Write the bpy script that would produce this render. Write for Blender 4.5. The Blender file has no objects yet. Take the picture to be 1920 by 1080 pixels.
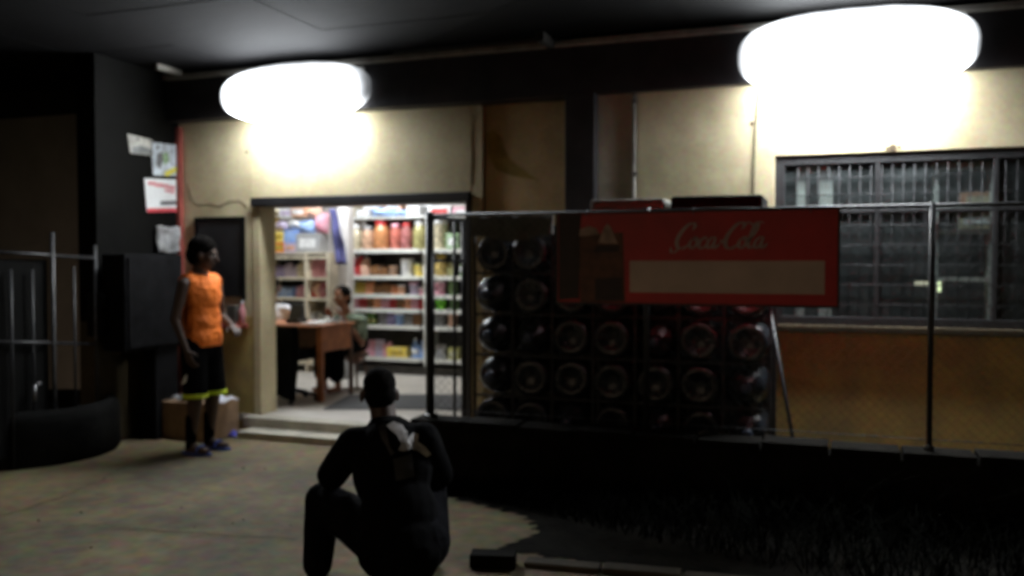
import bpy, bmesh, math, random
from mathutils import Vector, Matrix, Euler
from mathutils.bvhtree import BVHTree

R = math.radians
random.seed(11)
S = bpy.context.scene
C = S.collection

# ------------------------------------------------------------------ camera
FPX = 1663.0                      # focal length in photograph pixels
YAW, PITCH = R(19.8), R(1.757)
CAM = Vector((0, 0, 1.55))
cd = bpy.data.cameras.new('camera')
cam = bpy.data.objects.new('camera', cd)
C.objects.link(cam)
cam.location = CAM
cam.rotation_euler = (R(90) - PITCH, 0, YAW)
cd.sensor_width = 36
cd.lens = FPX / 1920 * 36
cd.clip_start, cd.clip_end = .05, 400
cd.dof.use_dof = True             # the photograph is slightly out of focus everywhere
cd.dof.focus_distance = 2.0
cd.dof.aperture_fstop = 2.4
S.camera = cam

# ------------------------------------------------------------------ world, sun, exposure
SUN_EL, SUN_AZ = R(20), R(200)
w = bpy.data.worlds.new('World')
S.world = w
w.use_nodes = True
nt = w.node_tree
bg = nt.nodes['Background']
sky = nt.nodes.new('ShaderNodeTexSky')
sky.sky_type = 'NISHITA'
sky.sun_disc = False
sky.sun_elevation = SUN_EL
sky.sun_rotation = SUN_AZ
nt.links.new(sky.outputs[0], bg.inputs[0])
bg.inputs[1].default_value = .0012
sl = bpy.data.lights.new('sun', 'SUN')
sl.energy = .16
sl.angle = R(40)
sl.color = (1, .74, .5)
so = bpy.data.objects.new('sun', sl)
C.objects.link(so)
sd = Vector((math.sin(SUN_AZ) * math.cos(SUN_EL), math.cos(SUN_AZ) * math.cos(SUN_EL), math.sin(SUN_EL)))
so.rotation_euler = sd.to_track_quat('Z', 'Y').to_euler()
S.view_settings.view_transform = 'Standard'
S.view_settings.look = 'None'
S.view_settings.exposure = 0
S.view_settings.gamma = 1
S.render.engine = 'CYCLES'
S.cycles.use_denoising = True
S.cycles.max_bounces = 6
S.cycles.sample_clamp_indirect = 4
S.cycles.caustics_reflective = False
S.cycles.caustics_refractive = False
S.cycles.filter_width = 2.2

OPAL = (70.0, 122.0)   # radiance of the two opal lamp covers outside (shopfront, window)
TUBE = 260.0      # radiance of the fluorescent tubes inside

# ------------------------------------------------------------------ helpers
RC = Euler((R(90) - PITCH, 0, YAW)).to_matrix()
def ray(px, py):
    return RC @ Vector(((px - 960) / FPX, (540 - py) / FPX, -1))
def onY(px, py, Y):
    d = ray(px, py); return CAM + d * (Y / d.y)
def onX(px, py, X):
    d = ray(px, py); return CAM + d * (X / d.x)
def onZ(px, py, Z=0):
    d = ray(px, py); return CAM + d * ((Z - CAM.z) / d.z)

MATS = {}
def mat(name, col=(.5, .5, .5), rough=.7, var=.18, scale=6, bump=.15, dist=.01, bscale=5, metal=0, emit=0, trans=0, spec=.5,
        col2=None, fine=0, coat=0, sharp=.18):
    if name in MATS: return MATS[name]
    m = bpy.data.materials.new(name)
    m.use_nodes = True
    n = m.node_tree.nodes; L = m.node_tree.links
    b = n['Principled BSDF']
    b.inputs['Roughness'].default_value = rough
    b.inputs['Metallic'].default_value = metal
    b.inputs['Specular IOR Level'].default_value = spec
    if coat: b.inputs['Coat Weight'].default_value = coat
    if trans:
        b.inputs['Transmission Weight'].default_value = trans
    if emit:
        b.inputs['Emission Color'].default_value = (*col, 1)
        b.inputs['Emission Strength'].default_value = emit
    tc = n.new('ShaderNodeTexCoord')
    nz = n.new('ShaderNodeTexNoise')
    nz.inputs['Scale'].default_value = scale
    nz.inputs['Detail'].default_value = 6
    nz.inputs['Roughness'].default_value = .62
    L.new(tc.outputs['Object'], nz.inputs['Vector'])
    rp = n.new('ShaderNodeValToRGB')
    c2 = col2 or tuple(max(0, c * (1 - 2 * var)) for c in col)
    c1 = tuple(min(1, c * (1 + var)) for c in col)
    rp.color_ramp.elements[0].position = .5 - sharp
    rp.color_ramp.elements[1].position = .5 + sharp
    rp.color_ramp.elements[0].color = (*c2, 1)
    rp.color_ramp.elements[1].color = (*c1, 1)
    L.new(nz.outputs['Fac'], rp.inputs['Fac'])
    out = rp.outputs['Color']
    if fine:
        n2 = n.new('ShaderNodeTexNoise'); n2.inputs['Scale'].default_value = scale * 14; n2.inputs['Detail'].default_value = 3
        L.new(tc.outputs['Object'], n2.inputs['Vector'])
        mx = n.new('ShaderNodeMix'); mx.data_type = 'RGBA'; mx.blend_type = 'OVERLAY'
        mx.inputs[0].default_value = fine
        L.new(out, mx.inputs[6]); L.new(n2.outputs['Color'], mx.inputs[7])
        out = mx.outputs[2]
    L.new(out, b.inputs['Base Color'])
    if bump:
        bp = n.new('ShaderNodeBump'); bp.inputs['Strength'].default_value = bump; bp.inputs['Distance'].default_value = dist
        n3 = n.new('ShaderNodeTexNoise'); n3.inputs['Scale'].default_value = scale * bscale; n3.inputs['Detail'].default_value = 5
        L.new(tc.outputs['Object'], n3.inputs['Vector'])
        L.new(n3.outputs['Fac'], bp.inputs['Height']); L.new(bp.outputs['Normal'], b.inputs['Normal'])
    MATS[name] = m
    return m

M = {}
M['cream'] = mat('cream_plaster', (.64, .56, .36), .85, .08, 2.2, .3, col2=(.50, .41, .24), fine=.25)
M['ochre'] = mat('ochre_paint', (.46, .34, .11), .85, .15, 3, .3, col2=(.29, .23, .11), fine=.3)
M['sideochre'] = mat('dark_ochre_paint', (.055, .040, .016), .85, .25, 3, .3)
M['brown'] = mat('dirty_brown_plaster', (.66, .50, .27), .85, .10, 2.5, .3, col2=(.50, .35, .16), fine=.3)
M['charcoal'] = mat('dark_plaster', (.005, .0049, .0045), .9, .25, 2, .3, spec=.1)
M['beam'] = mat('dark_painted_timber', (.030, .027, .030), .6, .25, 4, .2)
M['trim'] = mat('pale_trim', (.34, .32, .28), .7, .2, 5, .1)
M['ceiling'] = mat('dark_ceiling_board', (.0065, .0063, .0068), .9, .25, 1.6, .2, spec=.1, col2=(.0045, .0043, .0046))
M['ceilingshade'] = mat('painted_shade_ceiling_board', (.003, .0029, .0028), .9, .25, 1.6, .2, spec=.08)  # shade past the edge of the lamp's light, painted as darker boards
M['ceilinggrey'] = mat('grey_ceiling_board', (.10, .102, .10), .8, .2, 3, .2)
M['rafter'] = mat('rafter_timber', (.03, .027, .024), .75, .2, 5, .2)
M['black'] = mat('black_steel', (.016, .016, .018), .45, .2, 8, .1)
M['cabinet'] = mat('cabinet_paint', (.008, .008, .009), .85, .3, 6, .2, spec=.1)
M['galv'] = mat('galvanised_steel', (.22, .22, .23), .38, .2, 12, .08, metal=.85)
M['concrete'] = mat('concrete', (.165, .125, .064), .9, .12, .8, 1, col2=(.080, .069, .042), fine=.7, sharp=.10)
M['stepc'] = mat('step_concrete', (.46, .43, .35), .85, .15, 5, .3, fine=.3)
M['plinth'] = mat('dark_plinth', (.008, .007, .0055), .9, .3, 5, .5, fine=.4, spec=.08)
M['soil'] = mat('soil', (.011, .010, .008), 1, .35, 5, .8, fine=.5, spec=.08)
M['weed'] = mat('dark_weed', (.0030, .0034, .0024), .95, .3, 9, 0, spec=.03)
M['kerb'] = mat('kerb_concrete', (.06, .048, .030), .9, .2, 6, .4, fine=.4)
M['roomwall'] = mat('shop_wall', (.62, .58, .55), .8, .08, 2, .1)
M['floor'] = mat('shop_floor', (.50, .46, .41), .45, .1, 3, .08)
M['mat'] = mat('rubber_mat', (.05, .05, .052), .8, .15, 30, .3)
M['white'] = mat('white_paint', (.72, .72, .68), .45, .06, 10, .05)
M['shelfback'] = mat('dark_shelf_back', (.06, .055, .05), .7, .2, 8, .1)
M['wood'] = mat('orange_wood', (.34, .11, .03), .5, .25, 9, .1, col2=(.22, .07, .02))
M['darkwood'] = mat('dark_wood', (.09, .04, .02), .55, .25, 9, .1)
M['palewood'] = mat('pale_wood', (.68, .60, .46), .6, .15, 9, .1)
M['skin'] = mat('dark_skin', (.055, .027, .016), .6, .12, 14, .05)
M['skin2'] = mat('brown_skin', (.26, .115, .065), .5, .12, 14, .05)
M['hair'] = mat('black_hair', (.006, .005, .0045), 1, .3, 60, .3, spec=.05)
M['orange'] = mat('orange_cloth', (.95, .20, .012), .75, .1, 6, 1, dist=.05, bscale=1.6)
M['blackcloth'] = mat('black_cloth', (.0045, .0045, .0048), .95, .2, 6, .5, dist=.03, bscale=1.5, spec=.04)
M['darkjean'] = mat('dark_trousers', (.007, .007, .0085), .95, .3, 6, .6, dist=.04, bscale=1.5, spec=.05)
M['neon'] = mat('neon_yellow', (.62, .78, .03), .6, .05, 20, .05)
M['greencloth'] = mat('grey_green_cloth', (.16, .21, .15), .9, .15, 6, 1, dist=.04, bscale=1.8)
M['whitecloth'] = mat('white_cloth', (.72, .72, .76), .9, .06, 20, .2)
M['bluerub'] = mat('blue_rubber', (.04, .07, .28), .6, .1, 20, .05)
M['eye'] = mat('eye_white', (.7, .68, .64), .3, .02, 20, 0)
M['redsign'] = mat('sign_red', (.55, .016, .018), .45, .12, 3, .03)
M['signpale'] = mat('sign_blank_panel', (.62, .47, .40), .6, .08, 3, .03)
M['letter'] = mat('sign_letter', (.50, .36, .34), .5, .1, 6, 0)
M['bottle'] = mat('clear_plastic', (.020, .024, .030), .17, .3, 7, .7)
M['cap'] = mat('bottle_cap', (.04, .06, .12), .5, .1, 6, 0)
M['tarp'] = mat('grey_tarpaulin', (.11, .11, .095), .7, .2, 6, .2)
def bloom_fade_material(name, power, a, c):
    """opal cover with glow painted to fade at ends and top, imitating bloom"""
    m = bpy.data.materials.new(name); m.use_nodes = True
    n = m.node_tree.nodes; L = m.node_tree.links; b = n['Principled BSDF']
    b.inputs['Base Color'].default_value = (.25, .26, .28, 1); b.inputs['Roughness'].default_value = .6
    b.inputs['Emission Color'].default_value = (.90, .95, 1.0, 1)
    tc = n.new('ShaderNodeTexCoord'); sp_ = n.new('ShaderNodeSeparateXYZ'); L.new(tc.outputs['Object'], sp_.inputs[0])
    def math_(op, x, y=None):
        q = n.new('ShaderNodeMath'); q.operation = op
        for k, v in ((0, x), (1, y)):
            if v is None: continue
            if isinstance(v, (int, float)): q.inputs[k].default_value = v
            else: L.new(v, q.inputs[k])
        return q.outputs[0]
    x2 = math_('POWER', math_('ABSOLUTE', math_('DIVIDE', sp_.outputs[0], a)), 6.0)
    z2 = math_('POWER', math_('MAXIMUM', math_('DIVIDE', sp_.outputs[2], c), 0.0), 2.2)      # painted fade on the upper half only; underside keeps lighting the wall
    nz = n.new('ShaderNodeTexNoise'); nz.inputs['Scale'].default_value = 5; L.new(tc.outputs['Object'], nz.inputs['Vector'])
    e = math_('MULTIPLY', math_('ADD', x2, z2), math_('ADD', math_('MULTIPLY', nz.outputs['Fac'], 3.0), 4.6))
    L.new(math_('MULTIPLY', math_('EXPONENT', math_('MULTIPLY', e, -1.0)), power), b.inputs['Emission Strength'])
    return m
M['opal'] = bloom_fade_material('opal_cover_bloom_fade', OPAL[0], .74, .25)
M['opal2'] = bloom_fade_material('opal_cover_bloom_fade_bright', OPAL[1], .78, .29)
M['tube'] = mat('lit_tube', (.90, .96, 1.0), .4, 0, 5, 0, emit=TUBE)
def pane_material():
    m = bpy.data.materials.new('hazed_window_glass'); m.use_nodes = True
    n = m.node_tree.nodes; L = m.node_tree.links; n.clear()
    o = n.new('ShaderNodeOutputMaterial'); mx = n.new('ShaderNodeMixShader'); tr = n.new('ShaderNodeBsdfTransparent'); p = n.new('ShaderNodeBsdfPrincipled')
    tr.inputs[0].default_value = (.82, .86, .85, 1)
    p.inputs['Base Color'].default_value = (.20, .225, .225, 1); p.inputs['Roughness'].default_value = .12
    tc = n.new('ShaderNodeTexCoord'); nz = n.new('ShaderNodeTexNoise'); nz.inputs['Scale'].default_value = 3.5; nz.inputs['Detail'].default_value = 7
    mr = n.new('ShaderNodeMapRange'); mr.inputs['From Min'].default_value = .3; mr.inputs['From Max'].default_value = .75
    mr.inputs['To Min'].default_value = .05; mr.inputs['To Max'].default_value = .22  # grey haze mixed into the glass stands in for the lamp's bloom
    L.new(tc.outputs['Object'], nz.inputs['Vector']); L.new(nz.outputs['Fac'], mr.inputs['Value']); L.new(mr.outputs[0], mx.inputs[0])
    L.new(tr.outputs[0], mx.inputs[1]); L.new(p.outputs[0], mx.inputs[2]); L.new(mx.outputs[0], o.inputs['Surface'])
    return m
M['glass'] = pane_material()
M['frame'] = mat('grey_window_frame', (.024, .024, .025), .6, .15, 9, .1)
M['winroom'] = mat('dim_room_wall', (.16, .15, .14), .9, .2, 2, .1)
M['carton'] = mat('brown_carton', (.30, .19, .11), .85, .15, 8, .1)
M['paper'] = mat('white_paper', (.78, .80, .80), .7, .05, 9, .03)
M['printred'] = mat('print_red', (.62, .06, .08), .7, .1, 12, 0)
M['printpink'] = mat('print_pink', (.72, .30, .32), .7, .2, 25, 0)
M['printgrey'] = mat('print_grey', (.16, .16, .17), .7, .2, 25, 0)
M['printgreen'] = mat('print_green', (.28, .42, .24), .7, .3, 25, 0)
M['printyellow'] = mat('print_yellow', (.75, .68, .10), .7, .1, 15, 0)
M['plastic_clear'] = mat('crumpled_plastic', (.40, .40, .40), .25, .3, 12, .4)
M['redpost'] = mat('red_post', (.36, .08, .06), .7, .2, 6, .1)
M['crack'] = mat('crack_dark', (.10, .07, .04), 1, .2, 9, 0)
M['rubber'] = mat('worn_concrete_dark', (.009, .009, .0085), .9, .3, 5, .4, fine=.3, spec=.08)
M['stain'] = mat('olive_stain', (.42, .30, .08), .9, .25, 7, .1)

class MB:
    def __init__(s): s.v = []; s.f = []
    def add(s, vs, fs):
        o = len(s.v); s.v += [tuple(p) for p in vs]; s.f += [tuple(i + o for i in f) for f in fs]; return s
    def box(s, x0, x1, y0, y1, z0, z1, T=None):
        vs = [Vector(p) for p in ((x0,y0,z0),(x1,y0,z0),(x1,y1,z0),(x0,y1,z0),(x0,y0,z1),(x1,y0,z1),(x1,y1,z1),(x0,y1,z1))]
        if T is not None: vs = [T @ p for p in vs]
        return s.add(vs, [(0,3,2,1),(4,5,6,7),(0,1,5,4),(1,2,6,5),(2,3,7,6),(3,0,4,7)])
    def cyl(s, p0, p1, r0, r1=None, n=12):
        r1 = r0 if r1 is None else r1
        p0, p1 = Vector(p0), Vector(p1); d = (p1 - p0).normalized()
        a = d.orthogonal().normalized(); b = d.cross(a)
        vs = []
        for p, r in ((p0, r0), (p1, r1)):
            for i in range(n):
                t = 2 * math.pi * i / n; vs.append(p + a * (r * math.cos(t)) + b * (r * math.sin(t)))
        fs = [(i, (i+1) % n, n + (i+1) % n, n + i) for i in range(n)] + [tuple(range(n))[::-1], tuple(range(n, 2*n))]
        return s.add(vs, fs)
    def path(s, pts, r, n=8):
        for a, b in zip(pts[:-1], pts[1:]): s.cyl(a, b, r, n=n)
        return s
    def lathe(s, prof, c=(0,0,0), axis='Z', n=16):
        c = Vector(c); vs = []
        for r, h in prof:
            for i in range(n):
                t = 2 * math.pi * i / n
                p = Vector((r*math.cos(t), r*math.sin(t), h))
                if axis == 'Y': p = Vector((p.x, p.z, p.y))
                if axis == 'X': p = Vector((p.z, p.x, p.y))
                vs.append(c + p)
        fs = []
        for k in range(len(prof) - 1):
            for i in range(n):
                fs.append((k*n+i, k*n+(i+1)%n, (k+1)*n+(i+1)%n, (k+1)*n+i))
        fs.append(tuple(range(n))[::-1]); fs.append(tuple(range((len(prof)-1)*n, len(prof)*n)))
        return s.add(vs, fs)
    def ell(s, c, r, nu=16, nv=10, T=None):
        c = Vector(c); vs = [] ; fs = []
        for j in range(1, nv):
            ph = math.pi * j / nv
            for i in range(nu):
                t = 2*math.pi*i/nu
                vs.append(Vector((r[0]*math.sin(ph)*math.cos(t), r[1]*math.sin(ph)*math.sin(t), r[2]*math.cos(ph))))
        vs += [Vector((0,0,r[2])), Vector((0,0,-r[2]))]
        if T is not None: vs = [T @ p for p in vs]
        vs = [p + c for p in vs]
        a, b = len(vs)-2, len(vs)-1
        for j in range(nv-2):
            for i in range(nu):
                fs.append((j*nu+i, (j+1)*nu+i, (j+1)*nu+(i+1)%nu, j*nu+(i+1)%nu))
        for i in range(nu):
            fs.append((a, i, (i+1)%nu)); fs.append((b, (nv-2)*nu+(i+1)%nu, (nv-2)*nu+i))
        return s.add(vs, fs)
    def capsule(s, p0, p1, r0, r1=None, n=14):
        r1 = r0 if r1 is None else r1
        p0, p1 = Vector(p0), Vector(p1); s.cyl(p0, p1, r0, r1, n)
        s.ell(p0, (r0*1.001,)*3, n, 8); s.ell(p1, (r1*1.001,)*3, n, 8)
        return s
    def prism(s, poly, off):                       # 3D polygon swept by a vector
        off = Vector(off); k = len(poly)
        vs = [Vector(p) for p in poly] + [Vector(p) + off for p in poly]
        return s.add(vs, [tuple(range(k))[::-1], tuple(range(k, 2*k))] + [(i, (i+1)%k, k+(i+1)%k, k+i) for i in range(k)])
    def mesh(s, name, loc=(0,0,0)):
        l = Vector(loc); me = bpy.data.meshes.new(name)
        me.from_pydata([tuple(Vector(p) - l) for p in s.v], [], s.f)
        bm = bmesh.new(); bm.from_mesh(me); bmesh.ops.recalc_face_normals(bm, faces=bm.faces); bm.to_mesh(me); bm.free()
        return me
    def build(s, name, m, parent=None, smooth=False, bevel=0, loc=None):
        """vertices are in world space; the object sits at its parent's place (or at loc)"""
        base = loc if loc is not None else (parent['_o'] if parent is not None and '_o' in parent else (0,0,0))
        me = s.mesh(name, base)
        return link(name, me, m, parent, smooth, bevel, None if parent is not None else base)

def link(name, me, m, parent=None, smooth=False, bevel=0, loc=None):
    me.materials.clear(); me.materials.append(M[m] if isinstance(m, str) else m)
    if smooth:
        for p in me.polygons: p.use_smooth = True
    o = bpy.data.objects.new(name, me); C.objects.link(o)
    if loc is not None: o.location = loc
    if parent is not None:
        o.parent = parent
        if '_o' in parent: o['_o'] = parent['_o']
    else:
        o['_o'] = tuple(loc or (0,0,0))
    if bevel:
        b = o.modifiers.new('bevel', 'BEVEL'); b.width = bevel; b.segments = 2; b.limit_method = 'ANGLE'
    if smooth == 'auto':
        pass
    return o

def tag(o, label=None, cat=None, group=None, kind=None):
    if label: o['label'] = label
    if cat: o['category'] = cat
    if group: o['group'] = group
    if kind: o['kind'] = kind
    return o

def thing(name, label, cat, loc=(0,0,0), rz=0, group=None, local=False):
    o = bpy.data.objects.new(name, None); C.objects.link(o)
    o.location = loc; o.rotation_euler = (0, 0, rz); o.empty_display_size = .1
    o['_o'] = (0,0,0) if local else tuple(loc)
    return tag(o, label, cat, group)

def copy_tree(o, parent=None):
    c = o.copy(); C.objects.link(c); c.parent = parent
    for ch in [x for x in C.objects if x.parent == o]: copy_tree(ch, c)
    return c

ORD = ['first', 'second', 'third', 'fourth', 'fifth', 'sixth', 'seventh', 'eighth', 'ninth', 'tenth', 'eleventh', 'twelfth', 'thirteenth', 'fourteenth', 'fifteenth', 'sixteenth', 'seventeenth', 'eighteenth']

# ------------------------------------------------------------------ planes of the place
YL, YM, YR = 6.80, 6.845, 6.73          # front wall: left bay, recessed middle bay, right bay
YBEAM = 6.64
XC = onY(338, 400, YL).x               # inner corner with the side wall
XD0, XD1 = onY(476, 500, YL).x, onY(884, 500, YL).x
XP = onY(1196, 300, YR).x              # edge where the right bay stands proud
FL = .15                               # shop floor level
ZB0, ZB1 = 2.83, 3.20
ZC = 3.27
YF = 5.60                              # fence line

# ------------------------------------------------------------------ ground
g = MB()
n = 60
g.add([(-30 + 60*i/n, -25 + 70*j/n, 0) for j in range(n+1) for i in range(n+1)],
      [(j*(n+1)+i, j*(n+1)+i+1, (j+1)*(n+1)+i+1, (j+1)*(n+1)+i) for j in range(n) for i in range(n)])
tag(g.build('ground', 'concrete'), kind='structure')
def ground_crack(pts, r):
    P = [onZ(x, y) for x, y in pts]; b = MB(); L_, R_ = [], []
    P2 = []
    for q0, q1 in zip(P[:-1], P[1:]):
        for k in range(6): P2.append(q0.lerp(q1, k/6) + Vector((random.uniform(-.012,.012), random.uniform(-.02,.02), 0)))
    P2.append(P[-1])
    for k, q in enumerate(P2):
        d = (P2[min(k+1, len(P2)-1)] - P2[max(k-1, 0)]).normalized(); nn_ = Vector((-d.y, d.x, 0))*r*random.uniform(.5, 1.4)
        L_.append(q + nn_); R_.append(q - nn_)
    k = len(P2)
    b.add([(q.x, q.y, .004) for q in L_] + [(q.x, q.y, .004) for q in R_], [(i, i+1, k+i+1, k+i) for i in range(k-1)])
    b.build('ground_crack', mat('crack_soil', (.07, .058, .038), 1, .3, 20, 0), bpy.data.objects['ground'])
ground_crack(((240,872),(205,892),(160,915),(110,934),(40,958),(-30,975)), .006)
ground_crack(((0,1004),(90,988),(190,984),(300,996),(420,1004),(560,1012)), .004)
XF0 = onY(806, 500, YF).x - .03
sp = [(XF0-.05, YF-.1), (XF0+.0, YF-.22)] + [tuple(onZ(x, y)[:2]) for x, y in ((890,945),(985,968),(1010,1000),(930,1030),(1150,1062),(1500,1100),(2100,1150),(3200,1260))] + [(7, YF-.1)]
g = MB()
dense = []
for (a, b), (c, d) in zip(sp, sp[1:] + sp[:1]):
    for k in range(24):
        t = k/24; e = min(1, 6*t, 6*(1-t))
        q = e*.035*(math.sin(k*.9 + a*7) + .6*math.sin(k*2.3 + b*5)) * (1 if b < YF-.15 else 0)
        dense.append((a+(c-a)*t + q*.6, b+(d-b)*t + q*.6, .004))
g.add(dense, [tuple(range(len(dense)))])
tag(g.build('soil_bed', 'soil'), kind='structure')

# ------------------------------------------------------------------ building
bld = thing('shop_building', 'cream and ochre plastered shop building with wide lit open front', 'building', (XC, YL, 0))
def part(name, m, *boxes, bevel=.004, parent=None):
    b = MB()
    for q in boxes: b.box(*q)
    return b.build(name, m, parent or bld, bevel=bevel)
DZ = 1.04                                 # top of the ochre dado
TH = .18
ZD = onY(480, 371, YL).z                  # door head
# left bay: pier, over-door
part('front_wall', 'cream', (XC-.2, XD0, YL, YL+TH, DZ, ZB1+.1), (XD0, XD1, YL, YL+TH, ZD, ZB1+.1))
part('dado', 'ochre', (XC-.2, XD0, YL-.003, YL+TH, 0, DZ))
# small dark hatch in the left pier
hx0, hx1 = onY(374, 480, YL).x, onY(456, 480, YL).x
hz1, hz0 = onY(415, 413, YL).z, onY(415, 556, YL).z
hw = part('hatch_window', 'black', (hx0, hx1, YL-.022, YL-.002, hz0, hz1), bevel=.003)
part('hatch_frame', 'charcoal', (hx0-.03, hx0, YL-.035, YL-.002, hz0-.03, hz1+.03), (hx1, hx1+.03, YL-.035, YL-.002, hz0-.03, hz1+.03),
     (hx0, hx1, YL-.034, YL-.002, hz1, hz1+.03), parent=hw)
szz = onY(415, 607, YL-.12).z
part('hatch_sill', 'redpost', (hx0-.02, hx1+.06, YL-.19, YL-.003, szz-.04, szz), bevel=.006)
# door jamb (ochre-cream reveal, lit), roller shutter box
part('door_jamb', 'cream', (XD0, XD0+.075, YL-.012, YL+TH+.05, FL, ZD))
zs = onY(480, 388, YL).z
sb = part('shutter_box', 'black', (XD0+.0, XD1, YL-.05, YL+TH+.1, zs-.0, ZD-.002), bevel=.01)
part('shutter_guide', 'black', (XD1-.05, XD1-.002, YL-.02, YL+.06, FL, zs), bevel=.004)
# middle bay, recessed
px0, px1 = onY(1060, 300, YM-.2).x, onY(1116, 300, YM-.2).x
part('middle_wall', 'brown', (XD1, px0+.05, YM, YM+TH, DZ, ZB1+.1))
M['greybeige'] = mat('grey_beige_plaster', (.66, .58, .44), .85, .10, 2.5, .3, fine=.3)
part('narrow_wall', 'greybeige', (px0+.051, XP, YR+.006, YM+TH, DZ, ZB1+.1))
part('middle_dado', 'ochre', (XD1, XP-.001, YM-.003, YM+TH, 0, DZ))
part('wall_return', 'cream', (XD1-.002, XD1+.10, YL+.002, YM-.003, 0, ZB1+.1))
part('pillar', 'beam', (px0, px1, YM-.22, YM+.01, 0, ZB0+.01), bevel=.008)
# right bay with the big window
wx0, wx1 = onY(1452, 400, YR).x, 1.50
wz0, wz1 = 1.09, onY(1500, 291, YR).z
XR = 6
part('right_wall', 'cream', (XP, wx0, YR, YR+TH+.07, DZ, ZB1+.1), (wx0, wx1, YR, YR+TH+.07, wz1, ZB1+.1), (wx1, XR, YR, YR+TH+.07, DZ, ZB1+.1))
part('right_dado', 'ochre', (XP, XR, YR-.003, YR+TH+.07, 0, DZ))
part('window_sill', 'sideochre', (wx0-.05, wx1+.05, YR-.06, YR+.12, DZ+.003, wz0), bevel=.008)
# drainpipe beside the proud edge and thin cable
p = onY(1192, 300, YR-.05)
dp = MB().cyl((p.x-.02, YR-.010, .3), (p.x-.02, YR-.010, ZB0-.003), .013, n=14).build('drainpipe', 'trim', bld, smooth=True)
for z in (1.2, 2.2, 2.75): MB().box(p.x-.037, p.x-.003, YR-.026, YR-.0005, z, z+.03).build('pipe_bracket', 'galv', dp)
a = [onY(x, y, YR-.006) for x, y in ((1422,150),(1421,185),(1419,215),(1416,250),(1414,300),(1413,345),(1412,382))]
MB().path(a, .004, 6).build('cable', 'charcoal', bld)
# beam along the wall top, pale trim, drop ceiling under the canopy
XL2 = -12
bm_ = part('fascia_beam', 'beam', (XC-.02, XR, YBEAM, YL+.1, ZB0, ZB1), bevel=.006)
part('ceiling_trim', 'trim', (XC-.02, XR, YBEAM-.05, YBEAM+.02, ZB1+.002, ZB1+.045), bevel=.006)
# dark side wall coming forward on the left
M['yard'] = mat('grey_yard_wall', (.05, .046, .042), .9, .2, 2, .3)
part('yard_wall', 'yard', (-9.7, -9.5, 1.5, YL+.3, 0, ZC+.02))
part('yard_back_wall', 'yard', (-9.5, XC-.201, YL+.1, YL+.3, 0, ZC+.02))
YS0 = onX(182, 500, XC).y
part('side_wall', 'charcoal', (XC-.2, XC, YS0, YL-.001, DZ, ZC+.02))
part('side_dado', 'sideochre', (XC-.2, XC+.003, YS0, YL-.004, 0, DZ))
rp_ = onX(336, 450, XC+.03)
part('corner_post', 'redpost', (XC+.001, XC+.05, YL-.06, YL-.002, 0, onY(336, 240, YL).z), bevel=.008)
# crack, holes and stains of the plaster
def crack(pts, Y, r=.006, name='wall_crack', m='crack'):
    P = [onY(x, y, Y) for x, y in pts]
    b = MB()
    for q0, q1 in zip(P[:-1], P[1:]):
        for k in range(3):
            A = q0.lerp(q1, k/3); B = q0.lerp(q1, (k+1)/3)
            j = Vector((random.uniform(-.006,.006), 0, random.uniform(-.008,.008)))
            b.cyl((A.x, Y-.001, A.z), (B.x+j.x*.5, Y-.001, B.z+j.z*.5), r*random.uniform(.6,1.3), n=5)
    return b.build(name, m, bld)
crack(((350,345),(358,372),(370,386),(392,383),(412,388),(430,378),(448,376),(462,388)), YL, .0045)
crack(((341,410),(346,428),(343,446)), YL, .006)
crack(((888,215),(884,262),(887,300),(883,345)), YL-.0, .003)
for x, y, Y, r in ((463,285,YL,.014),(1410,232,YR,.016),(1674,277,YR,.026),(1664,279,YR,.014),(1686,276,YR,.012)):
    c = onY(x, y, Y)
    MB().lathe([(r, 0), (r*.6, .003)], (c.x, Y-.003, c.z), 'Y', 9).build('wall_mark', 'crack', bld)
# olive water stain on the middle wall
st = [onY(x, y, YM-.002) for x, y in ((912,250),(925,244),(938,255),(945,278),(955,300),(985,322),(1010,338),(960,330),(930,318),(915,290))]
MB().prism([(q.x, YM-.003, q.z) for q in st], (0, .002, 0)).build('water_stain', 'stain', bld)

# --- canopy ceiling with boards and rafters
can = bpy.data.objects.new('canopy_ceiling', None); C.objects.link(can); can.parent = bld; can['_o'] = bld['_o']
YC0 = 1.6
hp0 = onZ(738, 104, ZC); hd = Vector((.80, -.60, 0))           # a hip line runs out from the wall here; boards right of it hold painted shade
def hipx(y): return hp0.x + (hp0.y - y) * hd.x / -hd.y
def board(poly, m, z=0): MB().prism([(x, y, ZC+z) for x, y in poly], (0, 0, .026)).build('ceiling_board', m, can)
rows = [YC0] + [2.2 + .9*k for k in range(5)] + [YBEAM+.05]
left_x = [-9.5, -8.2, -6.9, XC-.2, -4.95, -3.6, -2.3, -1.0, .3, 1.6, 2.9, 4.2, 5.5]
for j in range(len(rows)-1):
    y0, y1 = rows[j]+.0006, rows[j+1]-.0006
    h0, h1 = hipx(y0), hipx(y1)
    xs_ = [x for x in left_x if x < h1 - .15] + [None]
    for i in range(len(xs_)-1):
        a0 = xs_[i]; last = xs_[i+1] is None
        board([(a0+.0006, y0), (h0-.003 if last else xs_[i+1]-.0006, y0), (h1-.003 if last else xs_[i+1]-.0006, y1), (a0+.0006, y1)], 'ceiling', .003*((i+j) % 2))
    xr = [x for x in left_x if x > max(h0, h1) + .15] + [XR]
    prev = None
    for i, x in enumerate(xr):
        pa, pb = (h0+.003, h1+.003) if prev is None else (prev+.0006, prev+.0006)
        if x - .0006 > max(pa, pb): board([(pa, y0), (x-.0006, y0), (x-.0006, y1), (pb, y1)], 'ceilingshade', .003*((i+j) % 2))
        prev = x
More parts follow.
